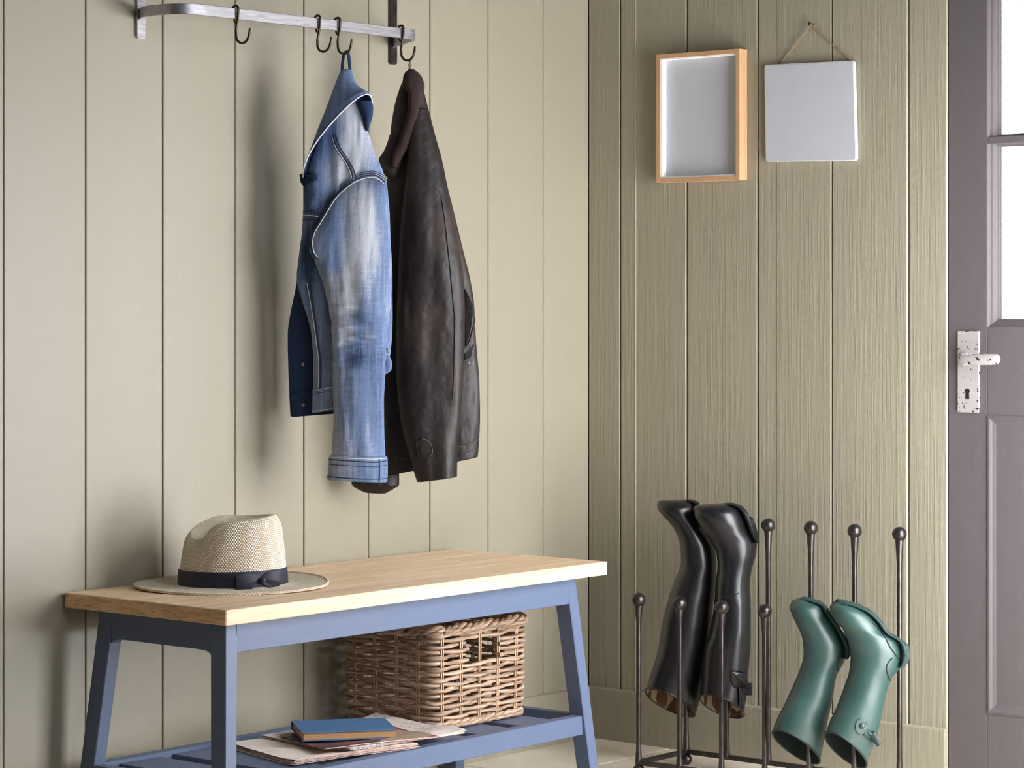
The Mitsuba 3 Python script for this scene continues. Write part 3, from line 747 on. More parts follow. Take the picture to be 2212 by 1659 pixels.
# ---------------------------------------------------------------- jackets
def folds(seed, amp, fa, fz, da=0.0, ctr=0.0):
    def f(a, z, g):
        q = meshkit.fbm(np.stack([a * fa, z * fz, np.full(a.shape, seed * 3.7)], -1), 3, seed)
        q2 = meshkit.fbm(np.stack([z * fz * 2.2, np.full(a.shape, 1.3), np.full(a.shape, seed * 1.7)], -1), 2, seed + 5)
        return da * (q2 - 0.5) * 2, amp * (q - 0.5) * 2
    return f
DO = np.array([0.165, -0.9785, 1.4741])
DF = Frame(DO)
def denim(light, seed, wear_and_shade=()):
    def f(p, n, uv):
        a = (p.x - DO[0]) * RIGHT[0] + (p.y - DO[1]) * RIGHT[1]
        z = p.z - DO[2]
        big = fbm(a * 16 + seed, z * 5, seed, 3)
        streak = fbm(a * 380, z * 26, seed, 2)
        cross = noise(a * 60, z * 420 + seed)
        sp2 = noise(a * 900, z * 500)
        for (ca_, cz_), ra, rz, amt in wear_and_shade:              # faded and unfaded wear, plus elbow crease shade painted into the colour
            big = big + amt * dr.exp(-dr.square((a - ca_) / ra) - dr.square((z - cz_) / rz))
        t = (big - 0.5) * 2.2 + (streak - 0.5) * 0.55 + (cross - 0.5) * 0.18 + (sp2 - 0.5) * 0.25 + light
        c = mix(lin(44, 58, 86), lin(100, 118, 150), smoothstep(-0.9, 0.1, t))
        return mix(c, lin(176, 180, 188), smoothstep(0.0, 1.15, t))
    return f
bump_denim = lambda p, n, uv: 0.00035 * noise(p.x * 900, p.y * 900, p.z * 700) + 0.0014 * fbm(p.x * 90, p.y * 90, p.z * 55)
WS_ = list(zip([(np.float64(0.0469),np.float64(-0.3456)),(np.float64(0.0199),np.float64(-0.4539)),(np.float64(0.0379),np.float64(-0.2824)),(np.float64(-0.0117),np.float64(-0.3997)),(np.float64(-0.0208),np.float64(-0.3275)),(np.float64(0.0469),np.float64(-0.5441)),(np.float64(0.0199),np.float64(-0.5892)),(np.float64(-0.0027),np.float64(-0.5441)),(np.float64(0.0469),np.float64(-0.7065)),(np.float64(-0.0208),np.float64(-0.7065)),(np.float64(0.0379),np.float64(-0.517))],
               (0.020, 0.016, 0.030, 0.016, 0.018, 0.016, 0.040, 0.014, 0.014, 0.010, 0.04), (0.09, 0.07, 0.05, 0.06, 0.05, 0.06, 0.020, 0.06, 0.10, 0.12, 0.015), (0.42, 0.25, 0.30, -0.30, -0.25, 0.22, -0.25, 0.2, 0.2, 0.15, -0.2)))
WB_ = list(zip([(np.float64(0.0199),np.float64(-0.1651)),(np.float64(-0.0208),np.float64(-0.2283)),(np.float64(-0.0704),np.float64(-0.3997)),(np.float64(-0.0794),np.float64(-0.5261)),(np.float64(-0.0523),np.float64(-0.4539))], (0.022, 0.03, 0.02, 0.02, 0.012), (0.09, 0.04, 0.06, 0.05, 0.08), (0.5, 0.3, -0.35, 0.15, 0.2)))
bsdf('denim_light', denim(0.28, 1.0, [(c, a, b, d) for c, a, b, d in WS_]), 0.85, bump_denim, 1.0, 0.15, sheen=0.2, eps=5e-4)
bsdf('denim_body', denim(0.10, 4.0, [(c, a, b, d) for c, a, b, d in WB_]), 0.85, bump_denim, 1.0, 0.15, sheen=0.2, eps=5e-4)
bsdf('denim_blue', denim(-0.15, 7.0), 0.85, bump_denim, 1.0, 0.15, sheen=0.2, eps=5e-4)
bsdf('denim_dark', denim(-1.25, 9.0), 0.9, spec=0.1)
bsdf('stitch_light', lin(206, 208, 210), 0.8)
bsdf('stitch_dark', lin(44, 52, 74), 0.9)
bsdf('button_metal', lin(150, 150, 152), 0.35, metallic=0.8)

J = thing('denim_jacket', 'faded blue denim jacket hanging by its loop from the steel rail', 'jacket')
loop = [(-0.0085, -0.004, -0.034), (-0.007, 0, -0.015), (-0.0035, 0, 0.0015), (0.0, 0, 0.0048), (0.0035, 0, 0.0015), (0.006, 0, -0.015), (0.0075, 0.004, -0.034)]
lp = resample([DF.world(a, n, z) for a, n, z in loop], 40)
put('hanging_loop', tube(lp, 0.0026, 8, flat=(0.5, 1.2)), 'denim_dark', J)
body = Skin(DF, [(np.float64(-0.0072),np.float64(-0.0794),np.float64(0.0162),np.float64(-0.0794),0.0,0.01),(np.float64(-0.0397),np.float64(-0.1308),np.float64(0.0361),np.float64(-0.1308),0,0.018),(np.float64(-0.0596),np.float64(-0.1832),np.float64(0.0523),np.float64(-0.1832),0,0.026),(np.float64(-0.0776),np.float64(-0.2373),np.float64(0.074),np.float64(-0.2373),0,0.032),(np.float64(-0.083),np.float64(-0.2915),np.float64(0.0812),np.float64(-0.2915),0,0.033),(np.float64(-0.0866),np.float64(-0.3456),np.float64(0.0848),np.float64(-0.3456),-0.002,0.033),(np.float64(-0.0929),np.float64(-0.3907),np.float64(0.0875),np.float64(-0.3907),-0.005,0.032),(np.float64(-0.0975),np.float64(-0.4358),np.float64(0.0893),np.float64(-0.4358),-0.008,0.028),(np.float64(-0.0884),np.float64(-0.4764),np.float64(0.0893),np.float64(-0.4764),-0.01,0.026),(np.float64(-0.0758),np.float64(-0.517),np.float64(0.0893),np.float64(-0.517),-0.012,0.025),(np.float64(-0.0695),np.float64(-0.5441),np.float64(0.0884),np.float64(-0.5441),-0.012,0.025),(np.float64(-0.065),np.float64(-0.6073),np.float64(0.0812),np.float64(-0.6073),-0.013,0.023),(np.float64(-0.0659),np.float64(-0.6542),np.float64(0.0469),np.float64(-0.6569),-0.013,0.021),(np.float64(-0.0677),np.float64(-0.6975),np.float64(0.0379),np.float64(-0.6885),-0.013,0.018)],
            rows=150, m=110, fold=folds(2, 0.013, 34, 3.5, 0.002))
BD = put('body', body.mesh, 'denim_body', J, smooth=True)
back = Skin(DF, [(np.float64(-0.0884),np.float64(-0.3636),np.float64(-0.0027),np.float64(-0.3636),-0.042,0.008),(np.float64(-0.0975),np.float64(-0.4223),np.float64(-0.0027),np.float64(-0.4223),-0.044,0.01),(np.float64(-0.1029),np.float64(-0.4584),np.float64(-0.0027),np.float64(-0.4584),-0.045,0.018),(np.float64(-0.1119),np.float64(-0.5008),np.float64(-0.0027),np.float64(-0.5008),-0.046,0.013),(np.float64(-0.1182),np.float64(-0.5486),np.float64(-0.0027),np.float64(-0.5486),-0.046,0.013),(np.float64(-0.1173),np.float64(-0.6073),np.float64(-0.0027),np.float64(-0.6073),-0.046,0.013),(np.float64(-0.1155),np.float64(-0.6542),np.float64(-0.0027),np.float64(-0.6542),-0.046,0.013),(np.float64(-0.111),np.float64(-0.7092),np.float64(-0.0027),np.float64(-0.7002),-0.045,0.018)], rows=70, m=64, fold=folds(5, 0.005, 30, 4, 0.001))
BK = put('back_panel', back.mesh, 'denim_dark', J, smooth=True, label='dark unfaded denim inside of the jacket')
put('hem_band', back.patch([(np.float64(-0.1146),np.float64(-0.6632)),(np.float64(-0.0433),np.float64(-0.6569)),(np.float64(-0.0117),np.float64(-0.6569)),(np.float64(-0.0117),np.float64(-0.6975)),(np.float64(-0.0433),np.float64(-0.7029)),(np.float64(-0.1119),np.float64(-0.7074))], 0.0035), 'denim_dark', BK, smooth=40)
put('button', cat([ball(DF.world(a, back.front(np.array([a]), np.array([z]))[0] + d, z), 0.0042, 2) for (a, z), d in zip([(np.float64(-0.0866),np.float64(-0.6055))], (0.001,))]), 'button_metal', BK)
put('button', cat([ball(DF.world(a, back.front(np.array([a]), np.array([z]))[0] + d, z), 0.0042, 2) for (a, z), d in zip([(np.float64(-0.0857),np.float64(-0.6849))], (0.004,))]), 'button_metal', BK)
hem = body.patch([(np.float64(-0.0659),np.float64(-0.6551)),(np.float64(-0.0433),np.float64(-0.6506)),(np.float64(-0.018),np.float64(-0.6461)),(np.float64(-0.018),np.float64(-0.6903)),(np.float64(-0.0433),np.float64(-0.6966)),(np.float64(-0.0677),np.float64(-0.7002))], 0.004)
put('hem_band', hem, 'denim_body', BD, smooth=40)
for off in (0, 8, 46):
    put('stitching', body.line([(a, z) for a, z in np.array([(np.float64(-0.0659),np.float64(-0.656)),(np.float64(-0.0433),np.float64(-0.6515)),(np.float64(-0.018),np.float64(-0.647))]) - np.array([0, off * 0.0009])], 0.0007, out=0.0045), 'stitch_light' if off != 8 else 'stitch_dark', BD)
def sleeve_fold(a, z, g):
    base = folds(3, 0.010, 26, 4.5, 0.0015)(a, z, g)
    zz = (z + 0.555) / 0.075                           # the elbow: short level creases
    cr = 0.0085 * np.exp(-zz ** 2) * (meshkit.fbm(np.stack([a * 22, z * 130 + a * 12, np.full(a.shape, 4.2)], -1), 2, 8) - 0.5) * 2
    return base[0] + 0.0012 * np.exp(-zz ** 2) * np.sin(z * 190), base[1] + cr * np.clip(np.sin(g), 0, 1)
sleeve = Skin(DF, [(np.float64(0.0199),np.float64(-0.2409),np.float64(0.0794),np.float64(-0.2499),0.022,0.012),(np.float64(-0.009),np.float64(-0.2626),np.float64(0.0821),np.float64(-0.2716),0.022,0.024),(np.float64(-0.037),np.float64(-0.2978),np.float64(0.0848),np.float64(-0.305),0.022,0.031),(np.float64(-0.0559),np.float64(-0.3312),np.float64(0.0866),np.float64(-0.3366),0.022,0.034),(np.float64(-0.0677),np.float64(-0.3591),np.float64(0.0884),np.float64(-0.3636),0.022,0.035),(np.float64(-0.0695),np.float64(-0.3826),np.float64(0.0893),np.float64(-0.3862),0.022,0.035),(np.float64(-0.0596),np.float64(-0.4015),np.float64(0.0902),np.float64(-0.4042),0.022,0.036),(np.float64(-0.0505),np.float64(-0.4268),np.float64(0.0893),np.float64(-0.4313),0.022,0.037),(np.float64(-0.0406),np.float64(-0.4584),np.float64(0.0884),np.float64(-0.4629),0.022,0.037),(np.float64(-0.0334),np.float64(-0.4945),np.float64(0.0857),np.float64(-0.4972),0.022,0.037),(np.float64(-0.0271),np.float64(-0.5351),np.float64(0.0812),np.float64(-0.5369),0.022,0.037),(np.float64(-0.0262),np.float64(-0.5811),np.float64(0.0776),np.float64(-0.582),0.022,0.037),(np.float64(-0.0253),np.float64(-0.6352),np.float64(0.0758),np.float64(-0.6361),0.022,0.036),(np.float64(-0.0235),np.float64(-0.6894),np.float64(0.074),np.float64(-0.6903),0.022,0.035),(np.float64(-0.0253),np.float64(-0.7426),np.float64(0.0749),np.float64(-0.7444),0.022,0.034),(np.float64(-0.0262),np.float64(-0.7877),np.float64(0.0767),np.float64(-0.7895),0.022,0.034)],
              rows=260, m=120, cap=(True, False), fold=sleeve_fold)
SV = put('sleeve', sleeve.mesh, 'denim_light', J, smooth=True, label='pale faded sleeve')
cuff = Skin(DF, [(np.float64(-0.0289),np.float64(-0.7805),np.float64(0.0794),np.float64(-0.7823),0.022,0.035,0.001),(np.float64(-0.0316),np.float64(-0.7823),np.float64(0.0812),np.float64(-0.7841),0.022,0.0372,0.001),(np.float64(-0.0334),np.float64(-0.8058),np.float64(0.0821),np.float64(-0.8085),0.022,0.0378,0.001),(np.float64(-0.0352),np.float64(-0.8265),np.float64(0.0812),np.float64(-0.831),0.022,0.0378,0.001),(np.float64(-0.0334),np.float64(-0.8283),np.float64(0.0794),np.float64(-0.8328),0.022,0.036,0.001),(np.float64(-0.0271),np.float64(-0.8184),np.float64(0.074),np.float64(-0.822),0.022,0.03,0.001)], rows=40, m=110, cap=(False, False), fold=folds(8, 0.004, 30, 5, 0.0006))
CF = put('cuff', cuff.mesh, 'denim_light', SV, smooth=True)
for pts, mt, r in (([(np.float64(-0.0316),np.float64(-0.7877)),(np.float64(-0.0072),np.float64(-0.7886)),(np.float64(0.0289),np.float64(-0.7904)),(np.float64(0.0605),np.float64(-0.7922)),(np.float64(0.0803),np.float64(-0.7904))], 'stitch_dark', 0.0010), ([(np.float64(-0.0325),np.float64(-0.7968)),(np.float64(-0.0072),np.float64(-0.7977)),(np.float64(0.0289),np.float64(-0.7995)),(np.float64(0.0605),np.float64(-0.8004)),(np.float64(0.0812),np.float64(-0.7986))], 'stitch_dark', 0.0006), ([(np.float64(-0.0343),np.float64(-0.8202)),(np.float64(-0.0072),np.float64(-0.822)),(np.float64(0.0289),np.float64(-0.8238)),(np.float64(0.0605),np.float64(-0.8247)),(np.float64(0.0812),np.float64(-0.8247))], 'stitch_dark', 0.0010), ([(np.float64(-0.0316),np.float64(-0.7832)),(np.float64(-0.0072),np.float64(-0.7841)),(np.float64(0.0289),np.float64(-0.785)),(np.float64(0.0605),np.float64(-0.7859)),(np.float64(0.0803),np.float64(-0.785))], 'stitch_light', 0.0008)):
    put('stitching', cuff.line(pts, r), mt, CF)
put('stitching', cuff.line([(np.float64(0.0668),np.float64(-0.7859)),(np.float64(0.0677),np.float64(-0.8058)),(np.float64(0.0668),np.float64(-0.8292))], 0.001), 'stitch_dark', CF)
ARM = [(np.float64(0.0776),np.float64(-0.2508)),(np.float64(0.0523),np.float64(-0.2373)),(np.float64(0.0343),np.float64(-0.24)),(np.float64(0.0171),np.float64(-0.2472)),(np.float64(-0.0027),np.float64(-0.2617)),(np.float64(-0.0217),np.float64(-0.2806)),(np.float64(-0.0352),np.float64(-0.3023)),(np.float64(-0.0514),np.float64(-0.3293)),(np.float64(-0.0623),np.float64(-0.3474)),(np.float64(-0.0668),np.float64(-0.3672)),(np.float64(-0.0641),np.float64(-0.3871)),(np.float64(-0.055),np.float64(-0.3997))]
for off, mt, r in ((0.0, 'stitch_dark', 0.0014), (0.0042, 'stitch_light', 0.0011), (-0.004, 'stitch_dark', 0.0009), (-0.0075, 'stitch_dark', 0.0007)):
    q = np.array(resample(ARM, 60)); tn = np.gradient(q, axis=0); tn /= np.linalg.norm(tn, axis=1, keepdims=True)
    q = q + np.c_[-tn[:, 1], tn[:, 0]] * off
    n_ = np.maximum(sleeve.front(q[:, 0], q[:, 1]), body.front(q[:, 0], q[:, 1]))
    n_ = np.convolve(np.pad(n_, 6, 'edge'), np.ones(13) / 13, 'valid')
    put('seam', tube(DF.world(q[:, 0], n_ + 0.0006, q[:, 1]), r, 6), mt, SV)
for off, mt, r in ((0.0, 'stitch_dark', 0.0014), (0.005, 'stitch_dark', 0.0008), (-0.004, 'stitch_light', 0.0008)):
    put('seam', body.line(np.array([(np.float64(-0.0235),np.float64(-0.1561)),(np.float64(-0.0171),np.float64(-0.1787)),(np.float64(-0.0027),np.float64(-0.2021)),(np.float64(0.009),np.float64(-0.2211)),(np.float64(0.0162),np.float64(-0.2427))]) + np.array([off, 0]), r), mt, BD)
for v0, mt in ((0, 'stitch_dark'), (1, 'stitch_light'), (2, 'stitch_dark')):
    put('seam', body.line(np.array([(np.float64(-0.0839),np.float64(-0.3077)),(np.float64(-0.0704),np.float64(-0.3077)),(np.float64(-0.0523),np.float64(-0.3104))]) - np.array([0, 0.0075 * v0]), 0.0011), mt, BD)
put('seam', body.line([(np.float64(-0.0722),np.float64(-0.4448)),(np.float64(-0.0614),np.float64(-0.508)),(np.float64(-0.0541),np.float64(-0.5621)),(np.float64(-0.0496),np.float64(-0.6073)),(np.float64(-0.0505),np.float64(-0.6506))], 0.0012), 'stitch_dark', BD)
put('seam', body.line([(np.float64(-0.0758),np.float64(-0.4467)),(np.float64(-0.065),np.float64(-0.5098)),(np.float64(-0.0577),np.float64(-0.564)),(np.float64(-0.0532),np.float64(-0.6073)),(np.float64(-0.055),np.float64(-0.6506))], 0.0009), 'stitch_light', BD)
put('pocket', body.patch([(np.float64(-0.0821),np.float64(-0.2481)),(np.float64(-0.0541),np.float64(-0.2427)),(np.float64(-0.0523),np.float64(-0.3023)),(np.float64(-0.0794),np.float64(-0.305))], 0.003), 'denim_blue', BD, smooth=40)
put('pocket_flap', body.patch([(np.float64(-0.0902),np.float64(-0.2346)),(np.float64(-0.0776),np.float64(-0.2319)),(np.float64(-0.0532),np.float64(-0.2355)),(np.float64(-0.0532),np.float64(-0.2463)),(np.float64(-0.0839),np.float64(-0.2572)),(np.float64(-0.0884),np.float64(-0.2499))], 0.0055), 'denim_dark', BD, smooth=40)
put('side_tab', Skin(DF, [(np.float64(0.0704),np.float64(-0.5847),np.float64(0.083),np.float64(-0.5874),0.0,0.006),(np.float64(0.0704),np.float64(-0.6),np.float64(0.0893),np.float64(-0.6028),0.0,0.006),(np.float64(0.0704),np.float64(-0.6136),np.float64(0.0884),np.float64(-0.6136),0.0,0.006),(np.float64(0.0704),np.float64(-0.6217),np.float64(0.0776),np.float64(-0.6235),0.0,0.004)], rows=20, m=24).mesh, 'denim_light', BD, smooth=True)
put('button', cat(trimesh.creation.torus(0.0038, 0.0009, 20, 8), trimesh.creation.icosphere(2, 0.0026)).apply_transform(T_ALIGN(DF, [(np.float64(0.0812),np.float64(-0.5775))][0], 0.014)), 'button_metal', BD)
collar = Skin(DF, [(np.float64(-0.009),np.float64(-0.0298),np.float64(0.0108),np.float64(-0.0298),0.0,0.007,0),(np.float64(-0.018),np.float64(-0.0496),np.float64(0.018),np.float64(-0.055),0.003,0.014,0.002),(np.float64(-0.0289),np.float64(-0.0803),np.float64(0.0361),np.float64(-0.0731),0.006,0.022,0.008),(np.float64(-0.0433),np.float64(-0.1218),np.float64(0.046),np.float64(-0.0821),0.009,0.029,0.018),(np.float64(-0.0596),np.float64(-0.1696),np.float64(0.0496),np.float64(-0.0866),0.011,0.034,0.028),(np.float64(-0.0839),np.float64(-0.2409),np.float64(0.0505),np.float64(-0.0947),0.012,0.037,0.04)], rows=80, m=110, cap=(True, False), fold=folds(12, 0.003, 30, 8, 0.001))
CL = put('collar', collar.mesh, 'denim_blue', J, smooth=True, label='bluer turned up collar')
h = collar.m // 2 + 1
ring_ = np.stack([collar.a[-1], collar.n[-1], collar.z[-1]], 1)[:h]
put('piping', tube(DF.world(ring_[:, 0], ring_[:, 1] + 0.0003, ring_[:, 2]), 0.0015, 7), 'stitch_light', CL)
ring_ = np.stack([collar.a[-5], collar.n[-5], collar.z[-5]], 1)[2:h - 2]
put('stitching', tube(DF.world(ring_[:, 0], ring_[:, 1] + 0.0004, ring_[:, 2]), 0.0008, 6), 'stitch_dark', CL)
lapel = Skin(DF, [(np.float64(0.0217),np.float64(-0.092),np.float64(0.0496),np.float64(-0.092),0.012,0.01),(np.float64(0.0289),np.float64(-0.1074),np.float64(0.0532),np.float64(-0.1056),0.012,0.012),(np.float64(0.0343),np.float64(-0.1218),np.float64(0.0523),np.float64(-0.12),0.012,0.012),(np.float64(0.0379),np.float64(-0.1363),np.float64(0.0478),np.float64(-0.1363),0.012,0.009),(np.float64(0.0406),np.float64(-0.1507),np.float64(0.0433),np.float64(-0.1507),0.012,0.004)], rows=30, m=40)
put('collar_inside', lapel.mesh, 'denim_dark', CL, smooth=True, label='dark inner side of the collar')

BO = np.array([0.165, -0.7937, 1.4726])
BF = Frame(BO)
def waxed(p, n, uv):
    a = (p.x - BO[0]) * RIGHT[0] + (p.y - BO[1]) * RIGHT[1]
    z = p.z - BO[2]
    g = fbm(a * 18, z * 9, 2, 4)
    s = noise(a * 300, z * 300)
    return mix(lin(29, 22, 20), lin(58, 46, 43), smoothstep(0.35, 0.85, g)) * (0.93 + 0.12 * s)
bsdf('waxed_brown', waxed, 0.5, lambda p, n, uv: 0.0022 * fbm(p.x * 60, p.y * 60, p.z * 40), 1.0, 0.4, eps=8e-4)
bsdf('cord_collar', lambda p, n, uv: mi.Color3f(lin(46, 30, 26)) * (0.85 + 0.3 * noise(p.x * 400, p.y * 400, p.z * 40)), 0.9, sheen=0.3)
bsdf('jacket_lining', lin(20, 17, 16), 0.9)
bsdf('seam_brown', lin(66, 58, 55), 0.7)
bsdf('snap', lin(60, 54, 52), 0.4, metallic=0.5)
W = thing('waxed_jacket', 'dark brown waxed jacket with reddish brown collar hanging behind the denim jacket', 'jacket')
ch_ = []
for i in range(5):
    o = trimesh.creation.torus(0.0026, 0.0007, 14, 6)
    o.apply_transform(trimesh.transformations.rotation_matrix(np.pi / 2, [1, 0, 0]))
    o.apply_transform(trimesh.transformations.rotation_matrix((i % 2) * np.pi / 2 + 0.7, [0, 0, 1]))
    o.apply_translation(BF.world(0, 0, 0.0015 - 0.0042 * i)); ch_.append(o)
put('hanging_chain', cat(ch_), 'iron_hook', W)
wb = Skin(BF, [(np.float64(-0.0046),np.float64(-0.0213),np.float64(0.0065),np.float64(-0.0213),0,0.006),(np.float64(-0.0195),np.float64(-0.0529),np.float64(0.025),np.float64(-0.0482),-0.004,0.015),(np.float64(-0.0306),np.float64(-0.09),np.float64(0.0371),np.float64(-0.0918),-0.008,0.02),(np.float64(-0.038),np.float64(-0.1364),np.float64(0.051),np.float64(-0.1456),-0.011,0.024),(np.float64(-0.0417),np.float64(-0.192),np.float64(0.0649),np.float64(-0.1967),-0.014,0.026),(np.float64(-0.0473),np.float64(-0.2477),np.float64(0.0761),np.float64(-0.2523),-0.015,0.027),(np.float64(-0.0492),np.float64(-0.3034),np.float64(0.0891),np.float64(-0.3052),-0.016,0.028),(np.float64(-0.0519),np.float64(-0.3776),np.float64(0.1067),np.float64(-0.3776),-0.017,0.028),(np.float64(-0.0529),np.float64(-0.4332),np.float64(0.1206),np.float64(-0.4332),-0.018,0.028),(np.float64(-0.0584),np.float64(-0.4889),np.float64(0.1289),np.float64(-0.4842),-0.018,0.028),(np.float64(-0.0603),np.float64(-0.5631),np.float64(0.1327),np.float64(-0.5631),-0.018,0.028),(np.float64(-0.0603),np.float64(-0.6466),np.float64(0.1392),np.float64(-0.6466),-0.018,0.028),(np.float64(-0.0584),np.float64(-0.7115),np.float64(0.141),np.float64(-0.7162),-0.018,0.028),(np.float64(-0.0547),np.float64(-0.7672),np.float64(0.1392),np.float64(-0.7598),-0.018,0.028),(np.float64(-0.051),np.float64(-0.8321),np.float64(0.1364),np.float64(-0.7932),-0.018,0.026)], rows=170, m=120, fold=folds(21, 0.010, 22, 3, 0.002), cap=(True, True))
WB = put('body', wb.mesh, 'waxed_brown', W, smooth=True)
ws = Skin(BF, [(np.float64(0.0046),np.float64(-0.0946),np.float64(0.0343),np.float64(-0.0946),0.016,0.01),(np.float64(-0.0028),np.float64(-0.1828),np.float64(0.0584),np.float64(-0.1828),0.022,0.02),(np.float64(-0.0102),np.float64(-0.2662),np.float64(0.077),np.float64(-0.2662),0.024,0.028),(np.float64(-0.0176),np.float64(-0.3405),np.float64(0.0937),np.float64(-0.3405),0.025,0.033),(np.float64(-0.0232),np.float64(-0.4332),np.float64(0.1076),np.float64(-0.4332),0.026,0.036),(np.float64(-0.0269),np.float64(-0.526),np.float64(0.1104),np.float64(-0.526),0.026,0.036),(np.float64(-0.026),np.float64(-0.6188),np.float64(0.1085),np.float64(-0.6188),0.026,0.036),(np.float64(-0.0176),np.float64(-0.7115),np.float64(0.103),np.float64(-0.7115),0.026,0.035),(np.float64(0.0009),np.float64(-0.7904),np.float64(0.0974),np.float64(-0.7765),0.025,0.034),(np.float64(0.0158),np.float64(-0.8405),np.float64(0.0956),np.float64(-0.8303),0.024,0.033)], rows=200, m=120, fold=folds(33, 0.010, 20, 3, 0.002), cap=(True, False))
WS = put('sleeve', ws.mesh, 'waxed_brown', W, smooth=True)
win = Skin(BF, [(np.float64(0.0028),np.float64(-0.7718),np.float64(0.0937),np.float64(-0.7626),0.024,0.026),(np.float64(0.0204),np.float64(-0.8386),np.float64(0.0909),np.float64(-0.8284),0.024,0.028)], rows=12, m=60, cap=(True, False))
put('sleeve_lining', win.mesh, 'jacket_lining', WS, smooth=True)
wl = Skin(BF, [(np.float64(-0.0399),np.float64(-0.1456),np.float64(-0.0176),np.float64(-0.1456),0.0,0.008),(np.float64(-0.051),np.float64(-0.179),np.float64(-0.0121),np.float64(-0.179),0.008,0.01),(np.float64(-0.0612),np.float64(-0.1976),np.float64(-0.0139),np.float64(-0.2013),0.012,0.01),(np.float64(-0.0566),np.float64(-0.2161),np.float64(-0.0213),np.float64(-0.2217),0.012,0.009),(np.float64(-0.0473),np.float64(-0.231),np.float64(-0.025),np.float64(-0.2347),0.01,0.005)], rows=40, m=40)
put('lapel', wl.mesh, 'waxed_brown', WB, smooth=True)
wc = Skin(BF, [(np.float64(-0.0009),np.float64(-0.0167),np.float64(0.0102),np.float64(-0.0167),0.012,0.006),(np.float64(-0.0121),np.float64(-0.0315),np.float64(0.0269),np.float64(-0.0362),0.014,0.014),(np.float64(-0.0139),np.float64(-0.0492),np.float64(0.0306),np.float64(-0.0529),0.016,0.017),(np.float64(-0.0028),np.float64(-0.0677),np.float64(0.025),np.float64(-0.0751),0.02,0.016),(np.float64(-0.0037),np.float64(-0.0993),np.float64(0.0204),np.float64(-0.1067),0.022,0.014),(np.float64(-0.0121),np.float64(-0.1345),np.float64(0.0121),np.float64(-0.141),0.024,0.012),(np.float64(-0.0223),np.float64(-0.1642),np.float64(0.0),np.float64(-0.1698),0.026,0.01),(np.float64(-0.0334),np.float64(-0.1902),np.float64(-0.0139),np.float64(-0.1948),0.027,0.009),(np.float64(-0.0362),np.float64(-0.2097),np.float64(-0.025),np.float64(-0.2152),0.027,0.006)], rows=90, m=50, fold=folds(44, 0.003, 40, 10, 0.001))
put('collar', wc.mesh, 'cord_collar', W, smooth=True, label='reddish brown corduroy collar')
wu = Skin(BF, [(np.float64(-0.0649),np.float64(-0.7394),np.float64(-0.0269),np.float64(-0.7394),-0.03,0.016),(np.float64(-0.0881),np.float64(-0.7904),np.float64(-0.025),np.float64(-0.7904),-0.03,0.02),(np.float64(-0.1122),np.float64(-0.821),np.float64(-0.0232),np.float64(-0.8173),-0.03,0.023),(np.float64(-0.1187),np.float64(-0.8358),np.float64(-0.0223),np.float64(-0.834),-0.03,0.024),(np.float64(-0.1187),np.float64(-0.8479),np.float64(-0.0223),np.float64(-0.8488),-0.03,0.024),(np.float64(-0.1011),np.float64(-0.8618),np.float64(-0.0325),np.float64(-0.8581),-0.03,0.018),(np.float64(-0.0881),np.float64(-0.8665),np.float64(-0.051),np.float64(-0.8683),-0.03,0.01)], rows=60, m=60, fold=folds(51, 0.006, 40, 12, 0.002))
put('far_sleeve', wu.mesh, 'waxed_brown', W, smooth=True)
for pts, r in (([(np.float64(-0.0343),np.float64(-0.7904)),(np.float64(-0.0139),np.float64(-0.795)),(np.float64(0.0139),np.float64(-0.7932))], 0.001), ([(np.float64(0.0937),np.float64(-0.7718)),(np.float64(0.116),np.float64(-0.7672)),(np.float64(0.1382),np.float64(-0.7561))], 0.0012), ([(np.float64(0.1095),np.float64(-0.7857)),(np.float64(0.1382),np.float64(-0.7746))], 0.0008)):
    put('seam', wb.line(pts, r), 'seam_brown', WB)
for pts, r in (([(np.float64(0.051),np.float64(-0.2523)),(np.float64(0.0649),np.float64(-0.2662)),(np.float64(0.0751),np.float64(-0.2737))], 0.001), ([(np.float64(0.0649),np.float64(-0.27)),(np.float64(0.0724),np.float64(-0.3219)),(np.float64(0.0789),np.float64(-0.3776)),(np.float64(0.0863),np.float64(-0.4518)),(np.float64(0.0918),np.float64(-0.526)),(np.float64(0.0909),np.float64(-0.6002)),(np.float64(0.0881),np.float64(-0.6744))], 0.001)):
    put('seam', ws.line(pts, r), 'seam_brown', WS)
put('pocket_opening', wb.patch([(np.float64(0.1113),np.float64(-0.4564)),(np.float64(0.1187),np.float64(-0.4703)),(np.float64(0.128),np.float64(-0.4926)),(np.float64(0.1243),np.float64(-0.526)),(np.float64(0.1187),np.float64(-0.5538)),(np.float64(0.1122),np.float64(-0.5705))], 0.0015), 'jacket_lining', WB, smooth=40)
put('pocket_opening', wb.patch([(np.float64(0.1104),np.float64(-0.5863)),(np.float64(0.1215),np.float64(-0.5789)),(np.float64(0.1271),np.float64(-0.5724)),(np.float64(0.1225),np.float64(-0.5928)),(np.float64(0.1104),np.float64(-0.5984))], 0.0015), 'jacket_lining', WB, smooth=40)
put('pocket_edge', wb.line([(np.float64(0.1122),np.float64(-0.5742)),(np.float64(0.1197),np.float64(-0.5612)),(np.float64(0.1262),np.float64(-0.5399)),(np.float64(0.1308),np.float64(-0.5167))], 0.0013), 'seam_brown', WB)
put('pocket_edge', wb.line([(np.float64(0.1104),np.float64(-0.5891)),(np.float64(0.1197),np.float64(-0.5798)),(np.float64(0.1299),np.float64(-0.5677))], 0.0013), 'seam_brown', WB)
